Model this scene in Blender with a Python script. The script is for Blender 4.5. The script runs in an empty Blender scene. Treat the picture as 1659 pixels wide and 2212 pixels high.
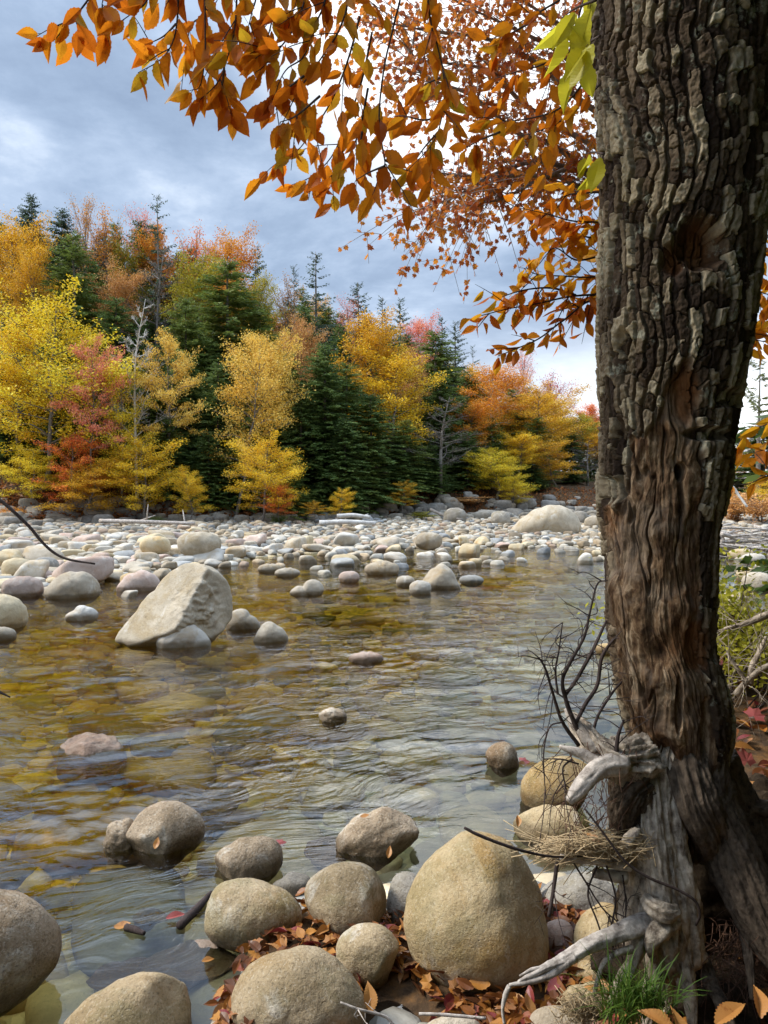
import bpy, bmesh, math, random
import numpy as np
from mathutils import Vector, Matrix

R = math.radians
random.seed(7)
rs = np.random.RandomState(11)
S = bpy.context.scene
C = S.collection

# ------------------------------------------------------------------ camera
FPX, CU, CV, CAMH, PITCH = 1661.7, 829.5, 1106.0, 1.8, R(1.9)
cam_d = bpy.data.cameras.new('camera')
cam_d.sensor_fit = 'VERTICAL'
cam_d.angle = 2 * math.atan(CV / FPX)
cam_d.clip_start, cam_d.clip_end = 0.05, 3000
cam = bpy.data.objects.new('camera', cam_d)
cam.location = (0, 0, CAMH)
cam.rotation_euler = (R(90) - PITCH, 0, 0)
C.objects.link(cam)
S.camera = cam
FWD = np.array([0, math.cos(PITCH), -math.sin(PITCH)])
UPV = np.array([0, math.sin(PITCH), math.cos(PITCH)])
RGT = np.array([1.0, 0, 0])
CAM = np.array([0, 0, CAMH])

# ------------------------------------------------------------------ world, sun, exposure
SUN_EL, SUN_AZ = R(46), R(-88)     # azimuth from +Y towards +X
w = bpy.data.worlds.new('World')
S.world = w
w.use_nodes = True


class NT:
    """tiny node-tree writer"""
    def __init__(s, nt):
        s.nt = nt

    def n(s, t, ins=None, **props):
        nd = s.nt.nodes.new(t)
        for k, v in props.items():
            setattr(nd, k, v)
        for k, v in (ins or {}).items():
            s.set(nd.inputs[k], v)
        return nd

    def set(s, sock, v):
        if isinstance(v, bpy.types.NodeSocket):
            s.nt.links.new(v, sock)
        elif isinstance(v, bpy.types.Node):
            s.nt.links.new(v.outputs[0], sock)
        else:
            if sock.type == 'RGBA' and len(v) == 3:
                v = (*v, 1)
            sock.default_value = v

    def math(s, op, a, b=0.0, c=0.0, clamp=False):
        return s.n('ShaderNodeMath', {0: a, 1: b, 2: c}, operation=op, use_clamp=clamp).outputs[0]

    def vmath(s, op, a, b=(0, 0, 0)):
        nd = s.n('ShaderNodeVectorMath', {0: a, 1: b}, operation=op)
        return nd.outputs[0]

    def scale(s, a, k):
        nd = s.n('ShaderNodeVectorMath', {0: a, 'Scale': k}, operation='SCALE')
        return nd.outputs[0]

    def sep(s, a):
        return s.n('ShaderNodeSeparateXYZ', {0: a}).outputs

    def comb(s, x, y, z):
        return s.n('ShaderNodeCombineXYZ', {0: x, 1: y, 2: z}).outputs[0]

    def noise(s, vec, scale=1.0, detail=4.0, rough=0.55, dist=0.0):
        return s.n('ShaderNodeTexNoise', {'Vector': vec, 'Scale': scale, 'Detail': detail, 'Roughness': rough, 'Distortion': dist}).outputs

    def mix(s, f, a, b, blend='MIX'):
        nd = s.n('ShaderNodeMix', data_type='RGBA', blend_type=blend)
        s.set(nd.inputs[0], f)
        s.set(nd.inputs[6], a)
        s.set(nd.inputs[7], b)
        return nd.outputs[2]

    def ss(s, x, a, b):
        """smoothstep of x from a to b (a may be > b)"""
        nd = s.n('ShaderNodeMapRange', {0: x, 1: a, 2: b, 3: 0.0, 4: 1.0}, interpolation_type='SMOOTHSTEP')
        if a > b:
            nd.inputs[1].default_value, nd.inputs[2].default_value = b, a
            nd.inputs[3].default_value, nd.inputs[4].default_value = 1.0, 0.0
        return nd.outputs[0]

    def ramp(s, f, stops, interp='LINEAR'):
        nd = s.n('ShaderNodeValToRGB', {0: f})
        cr = nd.color_ramp
        cr.interpolation = interp
        while len(cr.elements) < len(stops):
            cr.elements.new(0.5)
        for e, (p, c) in zip(cr.elements, stops):
            e.position = p
            e.color = (*c, 1) if len(c) == 3 else c
        return nd.outputs[0]


nt = NT(w.node_tree)
w.node_tree.nodes.clear()
sky = nt.n('ShaderNodeTexSky', sky_type='NISHITA', sun_disc=False, sun_elevation=SUN_EL, sun_rotation=SUN_AZ)
tc = nt.n('ShaderNodeTexCoord').outputs['Generated']
x, y, z = nt.sep(tc)
zz = nt.math('MAXIMUM', z, 0.0)
den = nt.math('ADD', zz, 0.22)
cp = nt.comb(nt.math('DIVIDE', x, den), nt.math('DIVIDE', y, den), 0.0)
n_big = nt.noise(nt.vmath('MULTIPLY', cp, (1.0, 1.25, 1.0)), 1.35, 7.0, 0.62, 0.25)[0]
n_mid = nt.noise(nt.vmath('ADD', cp, (7.3, 2.1, 0)), 3.4, 7.0, 0.6, 0.15)[0]
dens = nt.math('ADD', nt.math('MULTIPLY', n_big, 0.62), nt.math('MULTIPLY', n_mid, 0.38))
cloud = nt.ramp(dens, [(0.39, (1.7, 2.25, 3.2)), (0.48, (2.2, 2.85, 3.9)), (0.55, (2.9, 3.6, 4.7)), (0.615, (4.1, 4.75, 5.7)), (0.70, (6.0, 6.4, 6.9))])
# thinner, brighter cloud: towards the right-hand horizon and high ahead
gx = nt.ss(x, -0.10, 0.50)
low = nt.math('MULTIPLY', nt.ss(z, 0.24, 0.08), gx)
ax = nt.n('ShaderNodeVectorMath', {0: tc, 1: (0.10, 0.83, 0.55)}, operation='DOT_PRODUCT').outputs['Value']
hi = nt.ss(ax, 0.955, 0.995)
thin = nt.math('ADD', nt.math('MULTIPLY', low, 0.95), nt.math('MULTIPLY', hi, 0.85), clamp=True)
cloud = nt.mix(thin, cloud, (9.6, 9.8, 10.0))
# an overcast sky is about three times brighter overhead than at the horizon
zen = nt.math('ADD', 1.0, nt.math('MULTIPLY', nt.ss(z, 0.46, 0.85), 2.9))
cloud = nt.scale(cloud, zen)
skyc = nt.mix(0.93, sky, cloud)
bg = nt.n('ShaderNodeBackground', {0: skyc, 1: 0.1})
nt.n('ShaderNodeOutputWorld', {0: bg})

sun_d = bpy.data.lights.new('sun', 'SUN')
sun_d.energy = 2.6
sun_d.angle = R(14)
sun_d.color = (1.0, 0.95, 0.87)
sun = bpy.data.objects.new('sun', sun_d)
dirv = Vector((math.sin(SUN_AZ) * math.cos(SUN_EL), math.cos(SUN_AZ) * math.cos(SUN_EL), math.sin(SUN_EL)))
sun.rotation_euler = dirv.to_track_quat('Z', 'Y').to_euler()
C.objects.link(sun)
S.view_settings.view_transform = 'Standard'
S.view_settings.look = 'None'
S.view_settings.exposure = 0.92
S.view_settings.gamma = 1
S.view_settings.use_curve_mapping = False
S.render.engine = 'CYCLES'
S.cycles.use_denoising = True
S.cycles.max_bounces = 8
S.cycles.diffuse_bounces = 3
S.cycles.glossy_bounces = 3
S.cycles.transmission_bounces = 4
S.cycles.transparent_max_bounces = 8
S.cycles.caustics_reflective = False
S.cycles.caustics_refractive = False


# ------------------------------------------------------------------ geometry helpers
def ray(u, v):
    return FWD + RGT * ((u - CU) / FPX) + UPV * ((CV - v) / FPX)


def at(u, v, d):
    return CAM + ray(u, v) * d


def on_z(u, v, z=0.0):
    r = ray(u, v)
    t = (z - CAMH) / r[2]
    return CAM + r * t, t


def norm(a):
    a = np.asarray(a, float)
    return a / (np.linalg.norm(a, axis=-1, keepdims=True) + 1e-12)


_p = np.random.RandomState(5).permutation(256)
PERM = np.concatenate([_p, _p])
_g = np.random.RandomState(6).randn(256, 3)
GRAD = _g / np.linalg.norm(_g, axis=1, keepdims=True)


def perlin(P):
    P = np.asarray(P, float)
    i0 = np.floor(P).astype(np.int64)
    f = P - i0
    u = f * f * f * (f * (f * 6 - 15) + 10)
    i0 &= 255
    out = 0
    for dx in (0, 1):
        a = PERM[(i0[:, 0] + dx) & 255]
        wx = u[:, 0] if dx else 1 - u[:, 0]
        for dy in (0, 1):
            b = PERM[(a + i0[:, 1] + dy) & 255]
            wy = u[:, 1] if dy else 1 - u[:, 1]
            for dz in (0, 1):
                h = PERM[(b + i0[:, 2] + dz) & 255]
                wz = u[:, 2] if dz else 1 - u[:, 2]
                g = GRAD[h]
                d = (f[:, 0] - dx) * g[:, 0] + (f[:, 1] - dy) * g[:, 1] + (f[:, 2] - dz) * g[:, 2]
                out = out + wx * wy * wz * d
    return out * 1.5


def fbm(P, o=4, gain=0.5, lac=2.03):
    P = np.asarray(P, float)
    a, s = 1.0, 0
    for k in range(o):
        s = s + a * perlin(P + 17.3 * k)
        P = P * lac
        a *= gain
    return s


def sstep(x, a, b):
    t = np.clip((x - a) / (b - a), 0, 1)
    return t * t * (3 - 2 * t)


class MB:
    """collects vertices and faces; build() links them as ONE mesh object"""
    def __init__(s):
        s.V, s.F, s.A, s.n = [], {3: [], 4: []}, [], 0

    def add(s, V, F, attr=None):
        V = np.asarray(V, float).reshape(-1, 3)
        F = np.asarray(F, np.int64)
        if len(V) == 0 or len(F) == 0:
            return
        s.V.append(V)
        s.F[F.shape[1]].append(F + s.n)
        if attr is not None:
            s.A.append(attr)
        s.n += len(V)

    def mesh(s, name, smooth=True):
        V = np.concatenate(s.V)
        me = bpy.data.meshes.new(name)
        q = np.concatenate(s.F[4]) if s.F[4] else np.zeros((0, 4), np.int64)
        t = np.concatenate(s.F[3]) if s.F[3] else np.zeros((0, 3), np.int64)
        me.vertices.add(len(V))
        me.vertices.foreach_set('co', V.astype(np.float32).ravel())
        loops = np.concatenate([q.ravel(), t.ravel()])
        me.loops.add(len(loops))
        me.loops.foreach_set('vertex_index', loops.astype(np.int32))
        me.polygons.add(len(q) + len(t))
        st = np.concatenate([np.arange(len(q)) * 4, len(q) * 4 + np.arange(len(t)) * 3])
        me.polygons.foreach_set('loop_start', st.astype(np.int32))
        me.polygons.foreach_set('use_smooth', np.full(len(q) + len(t), smooth))
        me.update(calc_edges=True)
        me.validate()
        return me

    def build(s, name, mat=None, parent=None, smooth=True, local=True):
        if parent is not None and local:
            off = np.array(parent.matrix_basis.translation if parent.parent is None else parent.parent.location + parent.location)
            s.V = [v - off for v in s.V]
        me = s.mesh(name, smooth)
        o = bpy.data.objects.new(name, me)
        C.objects.link(o)
        if mat:
            me.materials.append(mat)
        if parent is not None:
            o.parent = parent
        return o


def attr(o, name, vals):
    a = o.data.attributes.new(name, 'FLOAT', 'POINT')
    a.data.foreach_set('value', np.asarray(vals, np.float32))


def tag(o, label=None, cat=None, group=None, kind=None):
    if label:
        o['label'] = label
    if cat:
        o['category'] = cat
    if group:
        o['group'] = group
    if kind:
        o['kind'] = kind
    return o


def empty(name, loc, label, cat, group=None):
    o = bpy.data.objects.new(name, None)
    o.empty_display_size = 0.1
    o.location = Vector(loc)
    C.objects.link(o)
    return tag(o, label, cat, group)


def recentre(o, base=None):
    """move the origin of a single-mesh thing to the middle of its base"""
    n = len(o.data.vertices)
    co = np.empty(n * 3, np.float32)
    o.data.vertices.foreach_get('co', co)
    co = co.reshape(-1, 3)
    b = np.array([co[:, 0].mean(), co[:, 1].mean(), co[:, 2].min()]) if base is None else np.asarray(base)
    o.data.vertices.foreach_set('co', (co - b).astype(np.float32).ravel())
    o.data.update()
    o.location = Vector(b)
    return o


def spline(pts, n):
    """Catmull-Rom resample of any row vectors to n rows"""
    P = np.asarray(pts, float)
    if len(P) == 2:
        t = np.linspace(0, 1, n)[:, None]
        return P[0] * (1 - t) + P[1] * t
    Q = np.vstack([2 * P[0] - P[1], P, 2 * P[-1] - P[-2]])
    t = np.linspace(0, len(P) - 1, n)
    i = np.minimum(t.astype(int), len(P) - 2)
    f = (t - i)[:, None]
    a, b, c, d = Q[i], Q[i + 1], Q[i + 2], Q[i + 3]
    return 0.5 * (2 * b + (c - a) * f + (2 * a - 5 * b + 4 * c - d) * f * f + (3 * b - a - 3 * c + d) * f ** 3)


def frames(P):
    T = norm(np.gradient(P, axis=0))
    N = np.zeros_like(P)
    a = np.array([0, 0, 1.0]) if abs(T[0][2]) < 0.9 else np.array([1.0, 0, 0])
    v = np.cross(T[0], a)
    v /= np.linalg.norm(v)
    for i in range(len(P)):
        v = v - T[i] * np.dot(v, T[i])
        v /= np.linalg.norm(v) + 1e-9
        N[i] = v
    return T, N, np.cross(T, N)


def tube(P, rad, k=6, gnarl=0.0, gs=1.0, seed=0.0):
    P = np.asarray(P, float)
    n = len(P)
    rad = np.broadcast_to(np.asarray(rad, float), (n,))
    T, N, B = frames(P)
    th = np.arange(k) / k * 2 * math.pi
    c, s_ = np.cos(th), np.sin(th)
    rr = np.repeat(rad[:, None], k, 1)
    if gnarl:
        L = np.concatenate([[0], np.cumsum(np.linalg.norm(np.diff(P, axis=0), axis=1))])
        r0 = rad.mean()
        q = np.stack([np.repeat(c[None], n, 0) * 1.3, np.repeat(s_[None], n, 0) * 1.3, np.repeat((L / (r0 * 5))[:, None], k, 1)], -1).reshape(-1, 3) * gs + seed
        q2 = q * np.array([3.5, 3.5, 1.6]) + 9
        q3 = q * np.array([9, 9, 5.0]) + 31
        rr = rr * (1 + gnarl * (perlin(q) + 1.0 * (0.28 - np.abs(perlin(q2)) ** 0.8) + 0.5 * (0.25 - np.abs(perlin(q3)) ** 0.8) + 0.18 * perlin(q3 * 2.3)).reshape(n, k))
    V = P[:, None] + rr[..., None] * (c[None, :, None] * N[:, None] + s_[None, :, None] * B[:, None])
    V = V.reshape(-1, 3)
    a = (np.arange(n - 1)[:, None] * k + np.arange(k)[None]).ravel()
    b = (np.arange(n - 1)[:, None] * k + (np.arange(k)[None] + 1) % k).ravel()
    F = np.stack([a, b, b + k, a + k], 1)
    # end caps
    V = np.vstack([V, P[0], P[-1]])
    e0, e1 = n * k, n * k + 1
    i = np.arange(k)
    j = (i + 1) % k
    F3 = np.concatenate([np.stack([j, i, np.full(k, e0)], 1), np.stack([(n - 1) * k + i, (n - 1) * k + j, np.full(k, e1)], 1)])
    return V, F, F3


def add_tube(mb, P, rad, k=6, **kw):
    V, F, F3 = tube(P, rad, k, **kw)
    n0 = mb.n
    mb.V.append(V)
    mb.F[4].append(F + n0)
    mb.F[3].append(F3 + n0)
    mb.n += len(V)


_ico = {}


def ico(sub):
    if sub not in _ico:
        bm = bmesh.new()
        bmesh.ops.create_icosphere(bm, subdivisions=sub, radius=1)
        V = np.array([v.co[:] for v in bm.verts])
        F = np.array([[v.index for v in f.verts] for f in bm.faces])
        bm.free()
        _ico[sub] = (norm(V), F)
    return _ico[sub]


# ------------------------------------------------------------------ materials
def new_mat(name):
    m = bpy.data.materials.new(name)
    m.use_nodes = True
    m.node_tree.nodes.clear()
    return m, NT(m.node_tree)


def out(t, sh):
    t.n('ShaderNodeOutputMaterial', {0: sh})


def rock_mat(name, c1, c2, stain, island=False, speck=0.5, moss=0.0, fine=1.0, algae=0.75):
    m, t = new_mat(name)
    geo = t.n('ShaderNodeNewGeometry')
    pos = geo.outputs['Position']
    rnd = geo.outputs['Random Per Island'] if island else t.n('ShaderNodeObjectInfo').outputs['Random']
    off = t.comb(t.math('MULTIPLY', rnd, 91.0), t.math('MULTIPLY', rnd, 37.0), t.math('MULTIPLY', rnd, 53.0))
    P = t.vmath('ADD', pos, off)
    col = t.ramp(t.noise(P, 3.2 * fine, 7, 0.62, 0.3)[0], [(0.32, c1), (0.66, c2)])
    col = t.mix(t.math('MULTIPLY', t.ss(t.noise(t.vmath('ADD', P, (5, 9, 2)), 2.3 * fine, 7, 0.7, 0.8)[0], 0.48, 0.64), 0.85), col, stain)
    pale = t.math('MULTIPLY', t.ss(t.noise(t.vmath('MULTIPLY', t.vmath('ADD', P, (8, 3, 6)), (1, 1, 0.55)), 5.0 * fine, 7, 0.72, 0.4)[0], 0.57, 0.68), 0.55)
    col = t.mix(pale, col, (0.62, 0.58, 0.50))
    dk = t.math('MULTIPLY', t.ss(t.noise(t.vmath('ADD', P, (2, 13, 4)), 7.0 * fine, 7, 0.75, 0.3)[0], 0.56, 0.70), 0.5)
    col = t.mix(dk, col, t.mix(1.0, col, (0.42, 0.38, 0.32), 'MULTIPLY'))
    if moss:
        nz = t.sep(geo.outputs['Normal'])[2]
        mm = t.math('MULTIPLY', t.ss(t.noise(t.vmath('ADD', P, (1, 4, 8)), 4.5, 6, 0.7)[0], 0.48, 0.62), moss)
        col = t.mix(mm, col, (0.10, 0.11, 0.035))
    # mineral grains
    g1 = t.noise(P, 105 * fine, 3, 0.65)[0]
    g2 = t.noise(t.vmath('ADD', P, (3, 3, 3)), 48 * fine, 4, 0.7)[0]
    col = t.mix(t.math('MULTIPLY', t.ss(g1, 0.56, 0.66), t.math('MULTIPLY', speck, t.math('ADD', 0.5, t.math('MULTIPLY', t.noise(P, 6, 3)[0], 1.0)), clamp=True)), col, t.mix(0.65, col, (0.03, 0.026, 0.022)))
    col = t.mix(t.math('MULTIPLY', t.ss(g1, 0.44, 0.34), speck * 0.8), col, t.mix(0.45, col, (0.74, 0.70, 0.62)))
    col = t.mix(t.math('MULTIPLY', t.ss(g2, 0.55, 0.70), speck), col, t.mix(0.55, col, (0.05, 0.04, 0.03)))
    # tone of the single stone
    col = t.mix(1.0, col, t.ramp(rnd, [(0.0, (0.80, 0.79, 0.77)), (0.35, (0.96, 0.91, 0.84)), (0.7, (1.0, 1.0, 1.0)), (1.0, (1.12, 1.09, 1.04))]), 'MULTIPLY')
    zed = t.sep(pos)[2]
    zw = t.math('ADD', zed, t.math('MULTIPLY', t.math('SUBTRACT', t.noise(P, 9, 3)[0], 0.5), 0.06))
    wet = t.ss(zw, 0.095, 0.045)
    col = t.mix(t.math('MULTIPLY', wet, 0.75), col, t.mix(1.0, col, (0.30, 0.25, 0.17), 'MULTIPLY'))
    alg = t.math('MULTIPLY', t.ss(zw, 0.0, -0.05), algae)
    col = t.mix(alg, col, t.mix(1.0, col, (0.85, 0.58, 0.16), 'MULTIPLY'))
    rough = t.math('SUBTRACT', 0.92, t.math('MULTIPLY', wet, 0.5))
    h = t.math('ADD', t.math('MULTIPLY', t.noise(P, 26 * fine, 9, 0.72)[0], 1.0), t.math('MULTIPLY', g1, 0.55))
    cr = t.math('ABSOLUTE', t.math('SUBTRACT', t.noise(t.vmath('ADD', P, (2, 7, 1)), 2.4 * fine, 5, 0.6, 0.9)[0], 0.5))
    h = t.math('SUBTRACT', h, t.math('MULTIPLY', t.math('MULTIPLY', t.ss(cr, 0.007, 0.0), t.ss(g2, 0.5, 0.6)), 0.3))
    bump = t.n('ShaderNodeBump', {'Strength': 0.55, 'Distance': 0.018 / fine, 'Height': h})
    bs = t.n('ShaderNodeBsdfPrincipled', {'Base Color': col, 'Roughness': rough, 'Normal': bump, 'Specular IOR Level': 0.3})
    out(t, bs)
    return m


M = {}
M['near_rock'] = rock_mat('near_rock', (0.25, 0.185, 0.10), (0.43, 0.335, 0.21), (0.27, 0.18, 0.08), speck=0.55, moss=0.3)
M['egg_rock'] = rock_mat('egg_rock', (0.33, 0.24, 0.115), (0.48, 0.385, 0.235), (0.34, 0.215, 0.075), speck=0.5, moss=0.25)
M['brown_rock'] = rock_mat('brown_rock', (0.24, 0.175, 0.105), (0.44, 0.345, 0.24), (0.22, 0.145, 0.08), speck=0.7)
M['pale_rock'] = rock_mat('pale_rock', (0.33, 0.275, 0.20), (0.48, 0.415, 0.32), (0.37, 0.275, 0.155), speck=0.4)
M['ridge_rock'] = rock_mat('ridge_rock', (0.33, 0.27, 0.185), (0.52, 0.44, 0.325), (0.36, 0.27, 0.15), speck=0.55)
M['pink_rock'] = rock_mat('pink_rock', (0.38, 0.28, 0.22), (0.50, 0.40, 0.34), (0.42, 0.27, 0.195), speck=0.35)
M['gold_rock'] = rock_mat('gold_rock', (0.42, 0.33, 0.19), (0.55, 0.46, 0.31), (0.44, 0.29, 0.12), speck=0.35)
M['blue_rock'] = rock_mat('blue_rock', (0.24, 0.24, 0.23), (0.38, 0.375, 0.35), (0.29, 0.27, 0.235), speck=0.3)
M['grey_rock'] = rock_mat('grey_rock', (0.20, 0.18, 0.15), (0.36, 0.33, 0.28), (0.22, 0.19, 0.13), speck=0.45)
M['white_rock'] = rock_mat('white_rock', (0.42, 0.38, 0.315), (0.55, 0.51, 0.44), (0.43, 0.34, 0.235), speck=0.25)


def cobble_mat(name, stops, bed=False):
    """many stones in one mesh, each its own colour"""
    m, t = new_mat(name)
    geo = t.n('ShaderNodeNewGeometry')
    pos, rnd = geo.outputs['Position'], geo.outputs['Random Per Island']
    col = t.ramp(rnd, stops, 'CONSTANT')
    r2 = t.n('ShaderNodeTexWhiteNoise', {'W': t.math('MULTIPLY', rnd, 77.0)}, noise_dimensions='1D').outputs[0]
    col = t.mix(1.0, col, t.ramp(r2, [(0, (0.62, 0.62, 0.62)), (1, (1.12, 1.12, 1.12))]), 'MULTIPLY')
    P = t.vmath('ADD', pos, t.comb(t.math('MULTIPLY', rnd, 40.0), 0.0, 0.0))
    col = t.mix(1.0, col, t.ramp(t.noise(P, 9, 5, 0.65)[0], [(0.3, (0.66, 0.64, 0.60)), (0.65, (1.1, 1.1, 1.1))]), 'MULTIPLY')
    g = t.noise(P, 70, 3, 0.7)[0]
    col = t.mix(t.math('MULTIPLY', t.ss(g, 0.56, 0.68), 0.5), col, t.mix(0.5, col, (0.03, 0.03, 0.03)))
    zw = t.math('ADD', t.sep(pos)[2], t.math('MULTIPLY', t.math('SUBTRACT', t.noise(P, 7, 2)[0], 0.5), 0.05))
    wet = t.ss(zw, 0.04, 0.01)
    col = t.mix(t.math('MULTIPLY', wet, 0.55), col, t.mix(1.0, col, (0.36, 0.29, 0.18), 'MULTIPLY'))
    if bed:
        # golden-brown algae film on the stones of the open channel; near right, sky reflection put into paler stones
        px, py, pz = t.sep(pos)
        f = t.ss(t.math('SUBTRACT', py, t.math('MULTIPLY', px, 2.6)), 5.4, 8.6)
        col = t.mix(f, t.mix(1.0, t.mix(0.15, col, (0.5, 0.5, 0.47)), (1.75, 1.70, 1.55), 'MULTIPLY'), t.mix(1.0, col, (2.1, 1.5, 0.20), 'MULTIPLY'))
    bump = t.n('ShaderNodeBump', {'Strength': 0.4, 'Distance': 0.02, 'Height': t.noise(P, 18, 6, 0.6)[0]})
    out(t, t.n('ShaderNodeBsdfPrincipled', {'Base Color': col, 'Roughness': t.math('SUBTRACT', 0.9, t.math('MULTIPLY', wet, 0.4)), 'Normal': bump, 'Specular IOR Level': 0.3}))
    return m


M['bar_cobbles'] = cobble_mat('bar_cobbles', [(0, (0.47, 0.42, 0.335)), (0.28, (0.38, 0.31, 0.22)), (0.46, (0.42, 0.32, 0.205)), (0.58, (0.53, 0.49, 0.41)), (0.74, (0.26, 0.26, 0.25)), (0.84, (0.38, 0.275, 0.195)), (0.93, (0.30, 0.24, 0.165))])
M['bed_cobbles'] = cobble_mat('bed_cobbles', [(0, (0.36, 0.32, 0.24)), (0.25, (0.52, 0.44, 0.30)), (0.45, (0.26, 0.26, 0.24)), (0.6, (0.44, 0.36, 0.25)), (0.8, (0.58, 0.53, 0.44)), (0.92, (0.17, 0.17, 0.17))], bed=True)
M['bank_cobbles'] = cobble_mat('bank_cobbles', [(0, (0.30, 0.27, 0.22)), (0.4, (0.24, 0.22, 0.19)), (0.7, (0.36, 0.31, 0.24))])


def leaf_mat(name, stops, transl=0.5, clump=0.35, vein=False, rough=0.55):
    m, t = new_mat(name)
    geo = t.n('ShaderNodeNewGeometry')
    rnd = geo.outputs['Random Per Island']
    orn = t.n('ShaderNodeObjectInfo').outputs['Random']
    pos = geo.outputs['Position']
    n = t.noise(t.vmath('ADD', pos, t.comb(t.math('MULTIPLY', orn, 50.0), 0.0, 0.0)), 1.1 if not vein else 5.0, 3, 0.6)[0]
    f = t.math('ADD', t.math('MULTIPLY', rnd, 1 - clump), t.math('MULTIPLY', t.math('SUBTRACT', n, 0.5), clump * 3.2))
    f = t.math('ADD', f, clump * 0.5, clamp=True)
    col = t.ramp(f, stops)
    if vein:
        b = t.noise(pos, 38, 5, 0.7)[0]
        col = t.mix(t.math('MULTIPLY', t.ss(b, 0.54, 0.70), 0.6), col, (0.20, 0.05, 0.012))
    d = t.n('ShaderNodeBsdfPrincipled', {'Base Color': col, 'Roughness': rough, 'Specular IOR Level': 0.25})
    tr = t.n('ShaderNodeBsdfTranslucent', {0: col})
    out(t, t.n('ShaderNodeMixShader', {0: transl, 1: d, 2: tr}))
    return m


M['yellow'] = leaf_mat('yellow_leaves', [(0.0, (0.52, 0.28, 0.012)), (0.4, (0.74, 0.46, 0.02)), (0.75, (0.84, 0.60, 0.035)), (1, (0.80, 0.68, 0.10))], transl=0.3)
M['lime'] = leaf_mat('lime_leaves', [(0.0, (0.50, 0.32, 0.013)), (0.45, (0.74, 0.54, 0.025)), (1, (0.82, 0.74, 0.07))], transl=0.3)
M['gold'] = leaf_mat('gold_leaves', [(0.0, (0.46, 0.22, 0.012)), (0.5, (0.68, 0.38, 0.02)), (1, (0.78, 0.50, 0.05))], transl=0.3)
M['straw'] = leaf_mat('straw_yellow_leaves', [(0.0, (0.56, 0.31, 0.04)), (0.5, (0.76, 0.50, 0.08)), (1, (0.86, 0.66, 0.18))], transl=0.3)
M['orange'] = leaf_mat('orange_leaves', [(0.0, (0.50, 0.15, 0.015)), (0.5, (0.70, 0.29, 0.025)), (1, (0.76, 0.42, 0.05))], transl=0.3)
M['tan'] = leaf_mat('tan_leaves', [(0.0, (0.42, 0.19, 0.05)), (0.5, (0.57, 0.29, 0.09)), (1, (0.68, 0.40, 0.15))], transl=0.3)
M['pink'] = leaf_mat('pink_leaves', [(0.0, (0.66, 0.15, 0.09)), (0.5, (0.82, 0.28, 0.17)), (1, (0.86, 0.44, 0.26))], transl=0.3)
M['red'] = leaf_mat('red_leaves', [(0.0, (0.42, 0.05, 0.05)), (0.5, (0.60, 0.11, 0.09)), (1, (0.66, 0.22, 0.14))], transl=0.3)
M['flame'] = leaf_mat('flame_leaves', [(0.0, (0.62, 0.09, 0.05)), (0.5, (0.78, 0.22, 0.04)), (1, (0.78, 0.38, 0.05))], transl=0.3)
M['olive'] = leaf_mat('olive_leaves', [(0.0, (0.16, 0.17, 0.015)), (0.5, (0.38, 0.32, 0.025)), (1, (0.62, 0.48, 0.04))], transl=0.3)
M['hemlock'] = leaf_mat('hemlock_needles', [(0.0, (0.05, 0.085, 0.022)), (0.5, (0.105, 0.165, 0.04)), (0.85, (0.18, 0.24, 0.06)), (1, (0.26, 0.30, 0.075))], transl=0.38, clump=0.5)
M['hemlock_light'] = leaf_mat('light_hemlock_needles', [(0.0, (0.07, 0.11, 0.022)), (0.5, (0.14, 0.19, 0.038)), (1, (0.24, 0.26, 0.055))], transl=0.38, clump=0.5)
M['spruce'] = leaf_mat('spruce_needles', [(0.0, (0.035, 0.06, 0.038)), (0.5, (0.065, 0.10, 0.06)), (1, (0.11, 0.15, 0.085))], transl=0.38, clump=0.5)
M['pine'] = leaf_mat('pine_needles', [(0.0, (0.07, 0.09, 0.02)), (1, (0.19, 0.19, 0.045))], transl=0.25)
M['beech'] = leaf_mat('beech_leaves', [(0.0, (0.30, 0.06, 0.005)), (0.3, (0.52, 0.135, 0.008)), (0.6, (0.64, 0.215, 0.010)), (0.84, (0.52, 0.26, 0.014)), (1, (0.34, 0.25, 0.016))], transl=0.6, clump=0.25, vein=True, rough=0.45)
M['beech_gold'] = leaf_mat('golden_beech_leaves', [(0.0, (0.44, 0.12, 0.01)), (0.4, (0.60, 0.24, 0.012)), (1, (0.70, 0.40, 0.02))], transl=0.6, clump=0.3, vein=True, rough=0.45)
M['beech_lime'] = leaf_mat('lime_beech_leaves', [(0.0, (0.42, 0.36, 0.02)), (1, (0.60, 0.56, 0.04))], transl=0.6, clump=0.2, rough=0.45)
M['maple'] = leaf_mat('maple_leaves', [(0.0, (0.36, 0.08, 0.035)), (0.4, (0.56, 0.17, 0.035)), (0.75, (0.66, 0.27, 0.03)), (1, (0.52, 0.14, 0.10))], transl=0.55, clump=0.3, vein=True)
M['litter'] = leaf_mat('litter_leaves', [(0.0, (0.05, 0.02, 0.010)), (0.3, (0.16, 0.055, 0.016)), (0.5, (0.30, 0.11, 0.022)), (0.68, (0.42, 0.19, 0.04)), (0.80, (0.34, 0.16, 0.07)), (0.9, (0.20, 0.025, 0.025)), (1, (0.28, 0.10, 0.085))], transl=0.2, clump=0.12, vein=True, rough=0.4)
M['brown_leaf'] = leaf_mat('brown_leaf', [(0, (0.34, 0.13, 0.03)), (1, (0.48, 0.24, 0.07))], transl=0.2, vein=True, rough=0.4)
M['red_leaf'] = leaf_mat('red_leaf', [(0, (0.26, 0.04, 0.04)), (1, (0.38, 0.12, 0.10))], transl=0.2, vein=True, rough=0.35)
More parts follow.
